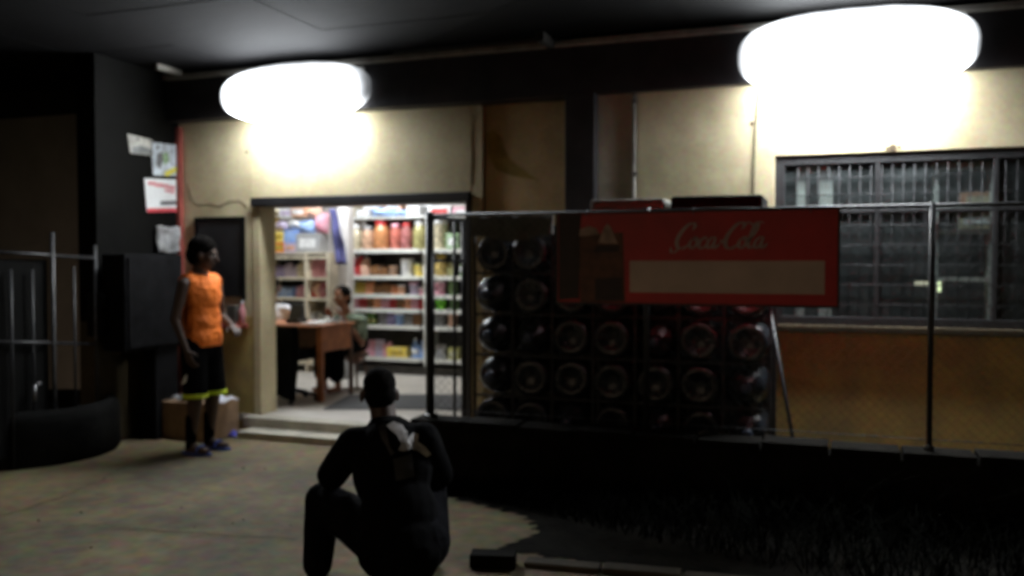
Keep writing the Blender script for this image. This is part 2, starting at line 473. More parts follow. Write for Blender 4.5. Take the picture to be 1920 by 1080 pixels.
# grey board strip low against the beam, between the two lamps
gA, gB, gC, gD = (onZ(752, 108, ZC-.02), onZ(812, 131, ZC-.02), onZ(1066, 110, ZC-.02), onZ(1018, 76, ZC-.02))
MB().prism([(q.x, min(q.y, YBEAM-.056), ZC-.02) for q in (gA, gB, gC, gD)], (0, 0, .018)).build('grey_board', 'ceilinggrey', can, bevel=.003)
for a_, b_ in (((296,126),(402,160)), ((100,146),(215,170))):
    q0, q1 = onZ(*a_, ZC-.03), onZ(*b_, ZC-.03)
    MB().box(q0.x-.018, q0.x+.018, q0.y-.02, min(YBEAM-.06, q1.y+.3), ZC-.05, ZC-.001).build('batten', 'trim' if a_[0] == 296 else 'rafter', can, bevel=.003)
for q0, q1 in ((onZ(1012,66,ZC-.05), onZ(1076,110,ZC-.05)),):
    MB().box(q0.x-.03, q0.x+.03, q0.y, YBEAM-.06, ZC-.09, ZC-.021).build('rafter', 'rafter', can, bevel=.004)
for x in (2.4,):
    MB().box(x-.03, x+.03, YC0, YBEAM-.06, ZC-.09, ZC-.001).build('rafter', 'rafter', can, bevel=.004)
MB().prism([(-9.6, YC0-.2, ZC+.036), (XR, YC0-.2, ZC+.036), (XR, 9, ZC+.036), (-9.6, 9, ZC+.036)], (0, 0, .08)).build('canopy_roof', 'galv', can)

# --- shop room
RX0, RX1, RY1 = -8.3, -2.45, 10.62
part('room_floor', 'floor', (RX0, RX1, YL-.02, RY1, FL-.06, FL))
part('room_back_wall', 'roomwall', (RX0, RX1, RY1, RY1+.12, FL, 3.0))
part('room_left_wall', 'roomwall', (RX0-.12, RX0, YL+TH, RY1, FL, 3.0))
part('room_right_wall', 'roomwall', (RX1, RX1+.12, YM+TH+.002, RY1, FL, 3.0))
part('room_front_wall', 'roomwall', (RX0, XC-.2, YL+.02, YL+TH, FL, 3.0))
part('room_ceiling', 'roomwall', (RX0, RX1+.1, YL+TH+.001, RY1, 3.0, 3.1))
# steps
sx0, sx1 = onY(446, 815, YL-.34).x, XD1-.02
part('step', 'stepc', (sx0, sx1, YL-.36, YL-.021, .0, .062), bevel=.01)
part('threshold', 'stepc', (XD0-.02, XD1-.02, YL-.16, YL-.0205, .0625, FL+.001), bevel=.01)
# --- dim room behind the big window
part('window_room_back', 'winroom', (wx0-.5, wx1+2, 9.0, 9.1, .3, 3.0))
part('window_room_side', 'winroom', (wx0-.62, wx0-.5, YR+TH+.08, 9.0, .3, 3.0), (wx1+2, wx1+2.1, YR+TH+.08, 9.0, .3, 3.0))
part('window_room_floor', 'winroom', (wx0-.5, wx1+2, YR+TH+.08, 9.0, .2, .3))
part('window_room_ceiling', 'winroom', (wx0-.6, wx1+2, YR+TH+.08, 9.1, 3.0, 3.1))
# window
wy = YR + .015
win = part('window', 'frame', (wx0, wx1, wy, wy+.05, wz1-.07, wz1), (wx0, wx1, wy, wy+.05, wz0, wz0+.06),
           (wx0, wx0+.07, wy+.001, wy+.049, wz0+.06, wz1-.07), (wx1-.07, wx1, wy+.001, wy+.049, wz0+.06, wz1-.07))
mull = [onY(1478, 400, wy).x - .0, .33, 1.07]
mull = [.30, 1.04]
xs = [wx0+.07] + mull + [wx1-.07]
for m_ in mull: part('mullion', 'frame', (m_-.016, m_+.016, wy+.002, wy+.048, wz0+.06, wz1-.07), parent=win)
zt = 1.90
for i in range(len(xs)-1):
    a0 = xs[i] + (.016 if i else 0); a1 = xs[i+1] - (.016 if i < len(xs)-2 else 0)
    part('transom', 'frame', (a0, a1, wy+.004, wy+.046, zt-.0125, zt+.0125), parent=win)
    for z0, z1 in ((wz0+.06, zt-.0125), (zt+.0125, wz1-.07)):
        part('pane', 'glass', (a0, a1, wy+.02, wy+.025, z0, z1), parent=win, bevel=0)
M['grille'] = mat('grille_paint', (.038, .038, .04), .7, .2, 9, 0)  # bars greyed and packed dense to carry hazy reflections too
for z in (1.24, 1.38, 1.52, 1.66, 1.80, 2.02, 2.14):
    MB().cyl((wx0+.072, wy+.0035, z), (wx1-.072, wy+.0035, z), .003, n=6).build('burglar_bar', 'grille', win, smooth=True)
x = wx0 + .16
while x < wx1 - .08:
    MB().cyl((x, wy+.010, wz0+.062), (x, wy+.010, wz1-.072), .003, n=6).build('burglar_bar', 'grille', win, smooth=True)
    x += .07

# ------------------------------------------------------------------ fluorescent lamps on the beam
def lamp(name, label, cx_, Y, Z, a, c, mo_='opal'):
    """opal cover (rounded ends) widened to stand in for bloom, steel back tray"""
    t = thing(name, label, 'lamp', (cx_, Y, Z), 0, 'outdoor lamps on the beam')
    MB().box(cx_-a*.9, cx_+a*.9, Y-.03, Y-.001, Z-c*.5, Z+c*.7).build('back_tray', 'white', t, bevel=.008)
    b = MB(); nu, nv = 24, 36; vs = []; fs = []
    sg = lambda v, e: math.copysign(abs(v)**e, v)
    for j in range(nv+1):
        ph = -math.pi/2 + math.pi*j/nv
        r = abs(math.cos(ph))**.72 + .0005; x = sg(math.sin(ph), .92)*a
        for i in range(nu):
            th = 2*math.pi*i/nu
            vs.append((cx_+x, Y-.032 - max(0, .01 + .19*r*sg(math.cos(th), .9)), Z + c*r*sg(math.sin(th), .9)))
    fs = [(j*nu+i, j*nu+(i+1) % nu, (j+1)*nu+(i+1) % nu, (j+1)*nu+i) for j in range(nv) for i in range(nu)]
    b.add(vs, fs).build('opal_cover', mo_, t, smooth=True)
    return t
lp = onY(545, 172, YBEAM-.1)
lamp('opal_lamp', 'glaring lamp on the beam above the open shopfront, cover widened for bloom', lp.x, YBEAM, 3.0, .74, .25)
lp = onY(1602, 78, YBEAM-.1)
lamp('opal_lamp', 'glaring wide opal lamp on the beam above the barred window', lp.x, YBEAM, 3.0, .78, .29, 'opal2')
# the shop's own ceiling lamps (they light the shelves)
def ceiling_lamp(cx_, cy_, label):
    t = thing('ceiling_lamp', label, 'lamp', (cx_, cy_, 3.0), 0, 'ceiling lamps in the shop')
    MB().box(cx_-.62, cx_+.62, cy_-.06, cy_+.06, 2.95, 2.999).build('housing', 'white', t, bevel=.008)
    for dy in (-.035, .035):
        MB().cyl((cx_-.6, cy_+dy, 2.925), (cx_+.6, cy_+dy, 2.925), .016, n=12).build('tube', 'tube', t, smooth=True)
ceiling_lamp(-5.3, 8.9, 'twin-tube ceiling lamp inside the shop above the desk')

# ------------------------------------------------------------------ low plinth wall, fence, gate
plx1 = 6
pl = thing('plinth_wall', 'low dark plastered wall carrying the chain link fence', 'wall', (XF0, YF, 0))
ZP = .46
b = MB()
nx = 46
for i in range(nx):
    x0 = XF0 - .06 + (plx1 - XF0)*i/nx; x1 = XF0 - .06 + (plx1 - XF0)*(i+1)/nx
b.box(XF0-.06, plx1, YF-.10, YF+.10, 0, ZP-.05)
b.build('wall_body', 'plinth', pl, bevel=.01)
x = XF0 - .07; k = 0
while x < 2.6:
    L_ = .39
    MB().box(x, x+L_-.012, YF-.115, YF+.115, ZP-.0495, ZP + .006*math.sin(k*2.3)).build('coping_block', 'plinth', pl, bevel=.008)
    x += L_; k += 1

fen = thing('chain_link_fence', 'dark chain link fence with steel posts along the low wall', 'fence', (XF0, YF, ZP))
ZT = onY(1560, 389, YF).z
for px_, r in ((806, .030), (1747, .016)):
    q = onY(px_, 500, YF)
    MB().cyl((q.x, YF, ZP-.0), (q.x, YF, ZT+.02), r, n=14).build('post', 'black', fen, smooth=True)
    MB().lathe([(r*1.7, 0), (r*1.7, .02), (r*1.1, .03)], (q.x, YF, ZP)).build('post_base', 'black', fen)
qx = onY(1747, 500, YF).x
for xx in (qx + 2.0, (qx + XF0)/2 - .05):
    MB().cyl((xx, YF+.0, ZP), (xx, YF, ZT+.02), .019, n=14).build('post', 'black', fen, smooth=True)
MB().cyl((XF0, YF, ZT), (4.5, YF, ZT), .012, n=10).build('top_rail', 'black', fen, smooth=True)
MB().cyl((XF0, YF-.004, ZP+.06), (4.5, YF-.004, ZP+.06), .0035, n=6).build('bottom_wire', 'black', fen)
b = MB(); pit = .062; x = XF0 + .02; rr = .0010
nrow = int((ZT - ZP - .04) / (pit/2))
while x < 3.6:
    for j in range(nrow):
        xa = x + (pit/2 if j % 2 else 0); xb = x + (0 if j % 2 else pit/2)
        z0 = ZP + .03 + j*pit/2
        b.cyl((xa, YF + (.003 if j % 2 else -.003), z0), (xb, YF + (-.003 if j % 2 else .003), z0 + pit/2), rr, n=3)
        xc_ = x + (pit/2 if j % 2 else pit); xd_ = x + (pit if j % 2 else pit/2)
        b.cyl((xc_, YF + (-.003 if j % 2 else .003), z0), (xd_, YF + (.003 if j % 2 else -.003), z0 + pit/2), rr, n=3)
    x += pit
M['wire'] = mat('dark_wire', (.012, .012, .012), .9, .2, 9, 0, spec=.1)
b.build('wire_mesh', 'wire', fen)['kind'] = 'stuff'

gx = XF0 + .02
gate = thing('steel_gate', 'narrow black steel gate leaf swung open at the corner fence post', 'gate', (gx, YF+.04, .2))
g1 = YF + .62
MB().cyl((gx, YF+.05, ZT-.01), (gx, g1, ZT-.01), .014, n=10).build('top_rail', 'black', gate, smooth=True)
MB().cyl((gx, YF+.05, ZP-.2), (gx, g1, ZP-.2), .014, n=10).build('bottom_rail', 'black', gate, smooth=True)
MB().cyl((gx, YF+.05, 1.55), (gx, g1, 1.55), .010, n=10).build('middle_rail', 'black', gate, smooth=True)
for yy, r in ((g1, .017), (g1-.17, .012), (YF+.06, .012)):
    MB().cyl((gx, yy, ZP-.22), (gx, yy, ZT), r, n=10).build('stile', 'black', gate, smooth=True)

# ------------------------------------------------------------------ water bottles in a rack behind the fence
M['rackgrey'] = mat('rack_paint', (.030, .031, .033), .8, .2, 8, .1)
rk = thing('bottle_rack', 'dark steel rack holding big water bottles behind the fence', 'rack', (-2.4, 6.2, 0))
COLX = [-2.27 + .293*i for i in range(7)]
ROWZ = [.44 + .292*i for i in range(5)]
for i in range(8):
    x = COLX[0] - .1465 + .293*i
    for y in (5.92, 6.35):
        MB().box(x-.008, x+.008, y-.012, y+.012, 0, (1.80 if i < 5 else 1.48)).build('upright', 'rackgrey', rk)
for j, z in enumerate(ROWZ):
    x1 = COLX[6]+.15 if j < 4 else COLX[3]+.15
    for y in (5.921, 6.351):
        MB().box(COLX[0]-.155, x1, y-.009, y+.009, z-.155, z-.139).build('cross_rail', 'rackgrey', rk)
MB().box(COLX[0]-.15, COLX[6]+.16, 6.42, 6.43, 0, 1.5).build('added_backing', 'tarp', rk)  # dark backing added to hide the lit wall between the bottles
MB().box(COLX[0]-.15, COLX[3]+.16, 6.4, 6.41, 1.5005, 1.82).build('added_backing', 'tarp', rk)
def make_bottle():
    t = thing('water_bottle', 'x', 'bottle', (0,0,0), 0, 'big clear water bottles lying in the rack', True)
    r = .134
    prof = [(.012, .034), (.045, .028), (.075, .010), (.092, .0), (.108, .0), (.122, .008), (.131, .022), (r, .04), (r, .085), (.127, .10), (.127, .115), (r, .13), (r, .19), (.127, .205), (.127, .22), (r, .235),
            (r, .30), (.125, .335), (.10, .375), (.06, .405), (.031, .42), (.029, .455)]
    o = MB().lathe(prof, (0,0,0), 'Y', 20).build('body', 'bottle', t, smooth=True)
    MB().lathe([(.033, .44), (.035, .445), (.035, .475), (.03, .48)], (0,0,0), 'Y', 14).build('cap', 'cap', t, smooth=True)
    MB().lathe([(.1345, .145), (.1352, .15), (.1352, .175), (.1345, .18)], (0,0,0), 'Y', 20).build('grip_band', 'bottle', t, smooth=True)
    return t
proto = make_bottle(); first = True
RN = ['bottom', 'second lowest', 'middle', 'second highest', 'top']
CN = ['leftmost', 'second from left', 'third from left', 'fourth from left', 'fifth from left', 'sixth from left', 'seventh from left']
for j, z in enumerate(ROWZ):
    for i, x in enumerate(COLX):
        if j == 4 and i > 3: continue
        o = proto if first else copy_tree(proto); first = False
        o.location = (x + random.uniform(-.004,.004), 5.86 + random.uniform(-.03,.03), z - .004)
        flip = random.random() < .42
        if flip: o.location.y += .43
        o.location.x += random.uniform(-.006, .006)
        o.rotation_euler = (random.uniform(-.03, .03), random.uniform(0, 6), math.pi*flip + random.uniform(-.05, .05))
        o['label'] = f'big clear water bottle lying {CN[i]} in the {RN[j]} row of the rack'
# slabs on the rack, tarpaulin, leaning pole
for k, (a0, a1, y0, y1, lb) in enumerate(((1116,1254,377,391,'left of two dark flat boards lying on top of the bottle rack'), (1264,1434,371,388,'right of two dark flat boards lying above the red sign'))):
    p0, p1 = onY(a0, y0, 6.1), onY(a1, y1, 6.1)
    z1 = p0.z
    bq = MB().box(p0.x, p1.x, 5.95, 6.45, p1.z-.02, z1)
    tag(bq.build('board', 'tarp' if k == 0 else 'charcoal', bevel=.02, loc=(p0.x, 6.1, p1.z-.02)), lb, 'board', 'boards on the rack')
# posts carrying the boards
sup = thing('timber_stand', 'dark timber stand behind the red sign under flat boards', 'stand', (-1.2, 6.2, 0))
pA = onY(1130, 385, 6.1).x; pB = onY(1420, 385, 6.1).x; zb = onY(1300, 391, 6.1).z - .025
for xx in (pA, pB):
    for yy in (6.0-.04, 6.42): MB().box(xx-.02, xx+.02, yy-.012, yy+.012, 0, zb).build('leg', 'rafter', sup)
MB().box(pA-.04, pB+.04, 5.95, 5.975, zb-.05, zb).build('bearer', 'rafter', sup)
MB().box(pA-.04, pB+.04, 6.425, 6.45, zb-.05, zb).build('bearer', 'rafter', sup)

t0, t1 = onY(884, 405, 5.68), onY(1040, 440, 5.68)
b = MB(); NX, NZ = 26, 8
vv = []
for j in range(NZ+1):
    for i in range(NX+1):
        u, v = i/NX, j/NZ
        sag = .03*math.sin(u*math.pi) * v
        vv.append((t0.x + (t1.x-t0.x)*u, 5.66 + .012*math.sin(u*17+v*2) + .01*v*math.sin(u*31), t0.z - .005 - (t0.z - t1.z)*v - sag + .012*math.sin(u*9)*v))
b.add(vv, [(j*(NX+1)+i, j*(NX+1)+i+1, (j+1)*(NX+1)+i+1, (j+1)*(NX+1)+i) for j in range(NZ) for i in range(NX)])
o = b.build('tarpaulin', 'tarp', smooth=True, loc=tuple(t0)); sm = o.modifiers.new('s', 'SOLIDIFY'); sm.thickness = .006
tag(o, 'grey tarpaulin strip hanging behind the fence top left of the red sign', 'tarpaulin')
p0, p1 = onY(1443, 575, 6.35), onZ(1500, 880, 0)
p1 = Vector((onY(1487, 815, 5.85).x, 5.85, .42))
d_ = (p1 - p0); e_ = p0 + d_ * (p0.z / (p0.z - p1.z)); s_ = p0 - d_*.5
tag(MB().cyl(e_, s_, .013, n=10).build('leaning_pole', 'black', smooth=True, loc=tuple(e_)), 'thin dark pole leaning behind the fence right of the rack', 'pole')

# ------------------------------------------------------------------ red drinks sign wired to the fence
YS = YF - .035
def sgn(px, py): q = onY(px, py, YS); return q.x, q.z
x0, z1 = sgn(1046, 400); x1, z0 = sgn(1570, 566)
z1 = sgn(1300, 397)[1]; z0 = sgn(1300, 570)[1]
sign = thing('drinks_sign', 'red metal drinks sign with white script and blank panel wired to fence', 'sign', (x0, YS, z0))
xm = sgn(1090, 480)[0]
MB().box(x0, x1, YS, YS+.02, z0, z1).build('board', 'redsign', sign, bevel=.003)
fr = MB(); t = .012
fr.box(x0-t, x1+t, YS-.006, YS+.024, z1, z1+t).box(x0-t, x1+t, YS-.006, YS+.024, z0-t, z0).box(x0-t, x0, YS-.006, YS+.024, z0, z1).box(x1, x1+t, YS-.006, YS+.024, z0, z1)
fr.build('frame', 'black', sign)
a = sgn(1181, 490); c = sgn(1546, 549)
MB().box(a[0], c[0], YS-.004, YS-.001, sgn(1360, 550)[1], sgn(1360, 489)[1]).build('blank_panel', 'signpale', sign, bevel=.001)
# picture patches at the left of the sign
def patch(name, pts, m, dy, parent=sign):
    return MB().prism([(sgn(*p_)[0], YS-dy, sgn(*p_)[1]) for p_ in pts], (0, .002, 0)).build(name, m, parent)
mk = lambda nm, c: M.setdefault(nm, mat(nm, c, .55, .25, 14, 0))
mk('pic_dark', (.03, .012, .008)); mk('pic_brown', (.13, .045, .02)); mk('pic_pale', (.45, .30, .24))
patch('picture_ground', ((1048,402),(1090,402),(1088,430),(1086,560),(1048,562)), 'pic_dark', .003)
patch('picture_panel', ((1086,440),(1168,436),(1172,566),(1088,566)), 'pic_brown', .003)
patch('picture_peak', ((1086,443),(1088,430),(1104,424),(1118,428),(1124,440)), 'pic_pale', .006)
patch('picture_peak', ((1122,456),(1132,428),(1140,419),(1148,430),(1158,457)), 'pic_pale', .006)
patch('picture_band', ((1118,460),(1162,460),(1160,472),(1114,474)), 'pic_dark', .006)
patch('picture_glass', ((1116,522),(1166,520),(1168,562),(1116,564)), 'pic_dark', .006)
# script lettering "Coca-Cola" : broad-nib strokes
def catmull(P, n=8):
    P = [Vector(p) for p in P]; out = []
    Q = [P[0]*2 - P[1]] + P + [P[-1]*2 - P[-2]]
    for i in range(1, len(Q)-2):
        for k in range(n):
            t = k/n; a, b, c, d = Q[i-1], Q[i], Q[i+1], Q[i+2]
            out.append(.5*((2*b) + (c-a)*t + (2*a-5*b+4*c-d)*t*t + (3*b-a-3*c+d)*t**3))
    out.append(P[-1]); return out
def script(strokes, mx, Y, th=.003):
    """strokes in letter units; mx maps (x, y) to sign coordinates"""
    b = MB(); lay = 0
    for st, wmax in strokes:
        c = catmull(st); L_, Rr = [], []
        for i, p_ in enumerate(c):
            d = (c[min(i+1, len(c)-1)] - c[max(i-1, 0)]).normalized()
            nrm = Vector((-d.y, d.x))
            f = i/(len(c)-1)
            wd = 1.15*wmax*(.3 + .7*abs(d.y)**1.3) * min(1, .35 + 4*f, .35 + 4*(1-f))
            L_.append(p_ + nrm*wd/2); Rr.append(p_ - nrm*wd/2)
        lay += 1; yy = Y - .00035*lay
        vs = [mx(q.x, q.y, yy) for q in L_] + [mx(q.x, q.y, yy) for q in Rr]
        k = len(L_); b.add(vs, [(i, i+1, k+i+1, k+i) for i in range(k-1)])
        vs2 = [(v[0], Y+.002, v[2]) for v in vs]
        o_ = len(b.v); b.add(vs2, [])
        b.f += [(o_-2*k+i, o_+i, o_+i+1, o_-2*k+i+1) for i in range(k-1)] + [(o_-k+i, o_-k+i+1, o_+k+i+1, o_+k+i) for i in range(k-1)]
    return b
def bigC(x, tail):
    s1 = [(x+1.35,1.62),(x+1.5,1.95),(x+1.28,2.2),(x+.86,2.05),(x+.42,1.45),(x+.2,.8),(x+.32,.22),(x+.72,.0),(x+1.15,.2),(x+1.5,.55)]
    return [(s1, .30)] + ([(tail, .2)] if tail else [])
def oh(x): return [([(x+.42,.98),(x+.12,.72),(x+.06,.3),(x+.3,.02),(x+.6,.26),(x+.66,.72),(x+.45,.98),(x+.36,.8),(x+.6,.72),(x+.9,.8)], .24)]
def cc(x): return [([(x+.62,.72),(x+.5,.98),(x+.16,.72),(x+.06,.3),(x+.28,.02),(x+.56,.14),(x+.86,.5)], .24)]
def ah(x): return [([(x+.6,.85),(x+.4,.98),(x+.1,.66),(x+.06,.25),(x+.24,.02),(x+.5,.3),(x+.66,.9)], .22), ([(x+.68,.98),(x+.58,.4),(x+.66,.06),(x+.86,.12),(x+1.1,.45)], .24)]
def el(x): return [([(x+.0,.4),(x+.35,1.0),(x+.62,1.7),(x+.56,2.15),(x+.36,2.0),(x+.2,1.2),(x+.16,.4),(x+.3,.04),(x+.5,.12),(x+.75,.45)], .24)]
strokes = bigC(0, [(.55,.1),(.2,-.3),(-.1,-.28),(-.22,.1)]) + oh(1.32) + cc(2.12) + ah(2.86)
strokes += [([(3.98,.55),(4.12,.62),(4.34,.58)], .5)]
strokes += bigC(4.2, [(5.55,1.75),(5.95,2.2),(6.5,2.0),(6.95,2.25),(7.3,2.1)]) + oh(5.52) + el(6.22) + ah(6.86)
lx0, lz0 = sgn(1262, 472); lx1, _ = sgn(1440, 472); lz1 = sgn(1350, 418)[1]; lz0 = sgn(1350, 466)[1]
ux = (lx1 - lx0)/8.1; uz = (lz1 - lz0)/2.2
script(strokes, lambda x, y, Y: (lx0 + (x + .22*y)*ux, Y, lz0 + y*uz), YS-.004).build('lettering', 'letter', sign)
for px_ in (1100, 1300, 1520):
    q = sgn(px_, 400)
    MB().path([(q[0], YS-.008, z1-.02), (q[0], YS-.012, z1+.02), (q[0], YF+.02, ZT+.012)], .0025, 5).build('tie_wire', 'galv', sign)

# ------------------------------------------------------------------ posters on the side wall
def sw(px, py): q = onX(px, py, XC); return q.y, q.z
def poster(label, corners, prints, cat='poster', m='paper'):
    P = [sw(*c_) for c_ in corners]
    loc = (XC+.006, P[0][0], min(p_[1] for p_ in P))
    t = thing('poster', label, cat, loc, 0, 'posters on the dark side wall')
    MB().prism([(XC+.005, y, z) for y, z in P], (.004, 0, 0)).build('sheet', m, t)
    for k, (nm, pts, mm) in enumerate(prints):
        MB().prism([(XC+.0095+.0012*k, *sw(*p_)) for p_ in pts], (.001, 0, 0)).build(nm, mm, t)
    return t
mk('poster_grey', (.42, .41, .37)); mk('poster_blue', (.60, .66, .72)); mk('printdim', (.18, .19, .19))
poster('small greyish poster, topmost and leftmost of three on the dark side wall', ((238,251),(284,262),(286,292),(243,287)),
       [('print_block', ((246,276),(262,273),(283,281),(284,291),(246,286)), 'printdim'), ('print_mark', ((254,258),(259,259),(259,264),(254,263)), 'printgrey')], m='poster_grey')
poster('pale blue poster with green print and yellow stripe on the dark side wall', ((281,266),(336,273),(338,331),(286,329)),
       [('print_block', ((293,290),(301,283),(305,300),(298,318),(291,308)), 'printgrey'), ('print_block', ((303,288),(313,285),(316,302),(306,310)), 'printgreen'),
        ('yellow_stripe', ((307,322),(331,311),(337,311),(337,317),(314,330),(307,330)), 'printyellow'), ('print_mark', ((290,275),(296,274),(297,279),(291,281)), 'printdim')], m='poster_blue')
pr = [('red_strip', ((273,391),(336,390),(337,397),(275,398)), 'printred'), ('dark_bar', ((299,377),(329,376),(329,384),(299,385)), 'printgrey')]
for (a0, a1, b0) in ((275,290,343),(288,304,346),(303,314,348),(313,326,351)):
    pr.append(('print_line', ((a0,b0-3),(a1,b0-2),(a1-1,b0+5),(a0+1,b0+4)), 'printpink'))
for (a0, a1, b0) in ((306,316,357),(315,325,359)):
    pr.append(('print_line', ((a0,b0-2),(a1,b0-1),(a1-1,b0+3),(a0+1,b0+3)), 'printpink'))
poster('white poster with red lines and red bottom strip below two other posters', ((269,334),(338,337),(340,396),(274,397)), pr)

# crumpled plastic sheet hanging under the posters
q0, q1 = sw(287, 424), sw(330, 474)
b = MB(); NX, NZ = 14, 12; vv = []
for j in range(NZ+1):
    for i in range(NX+1):
        u, v = i/NX, j/NZ
        vv.append((XC+.03 + .022*math.sin(u*14+1.2*v) + .008*math.sin(v*9+u*5), q0[0] + (q1[0]-q0[0])*u, q0[1] + (q1[1]-q0[1])*v + .01*math.sin(u*8)))
b.add(vv, [(j*(NX+1)+i, j*(NX+1)+i+1, (j+1)*(NX+1)+i+1, (j+1)*(NX+1)+i) for j in range(NZ) for i in range(NX)])
o = b.build('plastic_sheet', 'plastic_clear', smooth=True, loc=(XC+.03, q0[0], q1[1])); sm = o.modifiers.new('s', 'SOLIDIFY'); sm.thickness = .003
tag(o, 'crumpled pale plastic sheet hanging on the side wall below the posters', 'plastic sheet')

# dark cabinets by the side wall
cb = onZ(300, 808); cbx = XC + .22
cab = thing('meter_cabinet', 'large dark metal cabinet on a post left of the man in orange', 'cabinet', (cbx, 5.75, 0))
cy0, cy1 = 5.62, 6.12
Zc1, Zc0 = onX(290, 477, cbx+.12).z, onX(290, 654, cbx+.12).z
ya, yb = onX(234, 560, cbx+.12).y, onX(343, 560, cbx+.12).y
MB().box(cbx-.12, cbx+.12, ya, yb, Zc0, Zc1).build('cabinet_body', 'cabinet', cab, bevel=.012)
d = MB().box(cbx+.1205, cbx+.135, ya+.03, yb-.03, Zc0+.03, Zc1-.03).build('cabinet_door', 'cabinet', cab, bevel=.004)
MB().cyl((cbx+.13, yb-.09, (Zc0+Zc1)/2-.05), (cbx+.16, yb-.09, (Zc0+Zc1)/2-.05), .012).build('door_knob', 'galv', d)
yc_ = (yb*.75 + ya*.25)
MB().box(cbx-.07, cbx+.07, yc_-.12, yc_+.16, 0, Zc0).build('cabinet_post', 'cabinet', cab, bevel=.01)
sx_ = XC + .16
ya2, yb2 = onX(190, 590, sx_).y, onX(232, 590, sx_).y
z1_, z0_ = onX(210, 548, sx_).z, onX(210, 630, sx_).z
c2 = thing('small_cabinet', 'small dark metal box on the side wall left of the large cabinet', 'cabinet', (sx_, ya2, z0_))
MB().box(XC+.004, sx_, ya2, yb2, z0_, z1_).build('cabinet_body', 'cabinet', c2, bevel=.008)
MB().box(sx_+.0005, sx_+.01, ya2+.02, yb2-.02, z0_+.02, z1_-.02).build('cabinet_door', 'cabinet', c2, bevel=.003)

# tubular gate folded back against the side wall at the left edge
XG = XC + .10
M['dullpipe'] = mat('dull_pipe', (.05, .05, .052), .45, .3, 9, .1)
gt = thing('tubular_gate', 'dark tubular steel gate folded back against the side wall at left edge', 'gate', (XG, 5.2, 0))
def gp(px, py): return onX(px, py, XG)
for px_, y0_, m_, r in ((97,436,'dullpipe',.018),(178,460,'dullpipe',.014),(138,500,'black',.010),(60,505,'black',.009),(20,505,'black',.009)):
    a = gp(px_, y0_)
    MB().cyl((XG, a.y, .02), (XG, a.y, a.z), r, n=12).build('upright', m_, gt, smooth=True)
for ya_, yb_, r in ((470,484,.013), (640,645,.012)):
    a0, a1 = gp(-40, ya_), gp(178, yb_)
    MB().cyl((XG-.001, a0.y, a0.z), (XG-.001, a1.y, a1.z), r, n=10).build('cross_bar', 'black', gt, smooth=True)
a0, a1 = gp(-40, 500), gp(95, 500)
MB().box(XG-.045, XG-.035, a0.y, a1.y, .1, gp(95, 486).z).build('sheet_panel', 'charcoal', gt)
a0 = gp(60, 722)
MB().cyl((XG+.025, a0.y, a0.z-.12), (XG+.025, a0.y, a0.z), .012).build('latch_bolt', 'galv', gt, smooth=True)
MB().cyl((XG+.025, a0.y, a0.z), (XG+.035, a0.y+.05, a0.z+.01), .010).build('latch_handle', 'galv', gt, smooth=True)
# round dark planter in front of it
pcx = onZ(-22, 864)
lw = thing('round_planter', 'low dark round planter in front of the tubular gate at lower left', 'planter', (pcx.x, pcx.y+.35, 0))
rl = .70
MB().lathe([(rl*.97, 0), (rl, .03), (rl, .32), (rl*.985, .375), (rl*.95, .41), (rl*.90, .42), (rl*.86, .415), (rl*.84, .385), (rl*.84, .30), (rl*.5, .31)], (pcx.x, pcx.y+.35, 0), n=48).build('planter_wall', 'rubber', lw, smooth=True)
MB().lathe([(rl*.83, .312), (rl*.6, .33), (rl*.2, .345)], (pcx.x, pcx.y+.35, 0), n=32).build('planter_soil', 'soil', lw, smooth=True)

# ------------------------------------------------------------------ carton, papers and small things by the left pier
cx0, cx1 = onY(312, 800, 6.35).x, onY(430, 800, 6.35).x
ct = thing('carton_box', 'brown carton box with open flap behind the standing man', 'box', ((cx0+cx1)/2, 6.4, 0))
zt_ = onY(380, 757, 6.2).z
MB().box(cx0, cx1-.1, 6.2, 6.62, 0, zt_).build('carton_body', 'carton', ct, bevel=.006)
MB().box(cx1-.0985, cx1-.092, 6.22, 6.6, .12, zt_-.03, ).build('flap', 'carton', ct)
MB().box(cx0+.1, cx1-.2, 6.398, 6.43, zt_+.0005, zt_+.003).build('tape', 'palewood', ct)
def rag(name, c, sx, sy, sz, m, label, cat, seed=0, n=18):
    rnd = random.Random(seed); b = MB(); vv = []
    ph = [rnd.uniform(0, 6) for _ in range(6)]
    for j in range(n+1):
        for i in range(n+1):
            u, v = i/n*2-1, j/n*2-1
            e = max(0, 1 - (u*u)**2*.6 - (v*v)**2*.6)
            z = sz*e*(.45 + .3*math.sin(u*4+ph[0]+v*2) + .25*math.sin(v*5+ph[1]-u*3))
            vv.append((c[0]+sx*u*(1-.12*math.sin(v*5+ph[2])), c[1]+sy*v*(1-.12*math.sin(u*4+ph[3])), c[2]+.004+max(z, .0)))
    b.add(vv, [(j*(n+1)+i, j*(n+1)+i+1, (j+1)*(n+1)+i+1, (j+1)*(n+1)+i) for j in range(n) for i in range(n)])
    o = b.build(name, m, smooth=True, loc=tuple(c)); s_ = o.modifiers.new('s', 'SOLIDIFY'); s_.thickness = .004
    return tag(o, label, cat)
rag('plastic_bag', (onY(345, 750, 6.3).x, 6.36, zt_+.002), .10, .11, .10, 'plastic_clear', 'crumpled grey plastic bag on the carton, left of the standing man', 'bag', 3)
rag('plastic_bag', (onY(408, 750, 6.3).x, 6.36, zt_+.002), .10, .10, .06, 'whitecloth', 'crumpled white bag on the carton, right of the standing man', 'bag', 5)
q = onZ(437, 818)
rag('litter_wrapper', (q.x, q.y, .001), .055, .05, .05, mat('blue_wrapper', (.10, .10, .55), .4, .2, 20, .1), 'small blue wrapper on the ground beside the lower step', 'litter', 8)
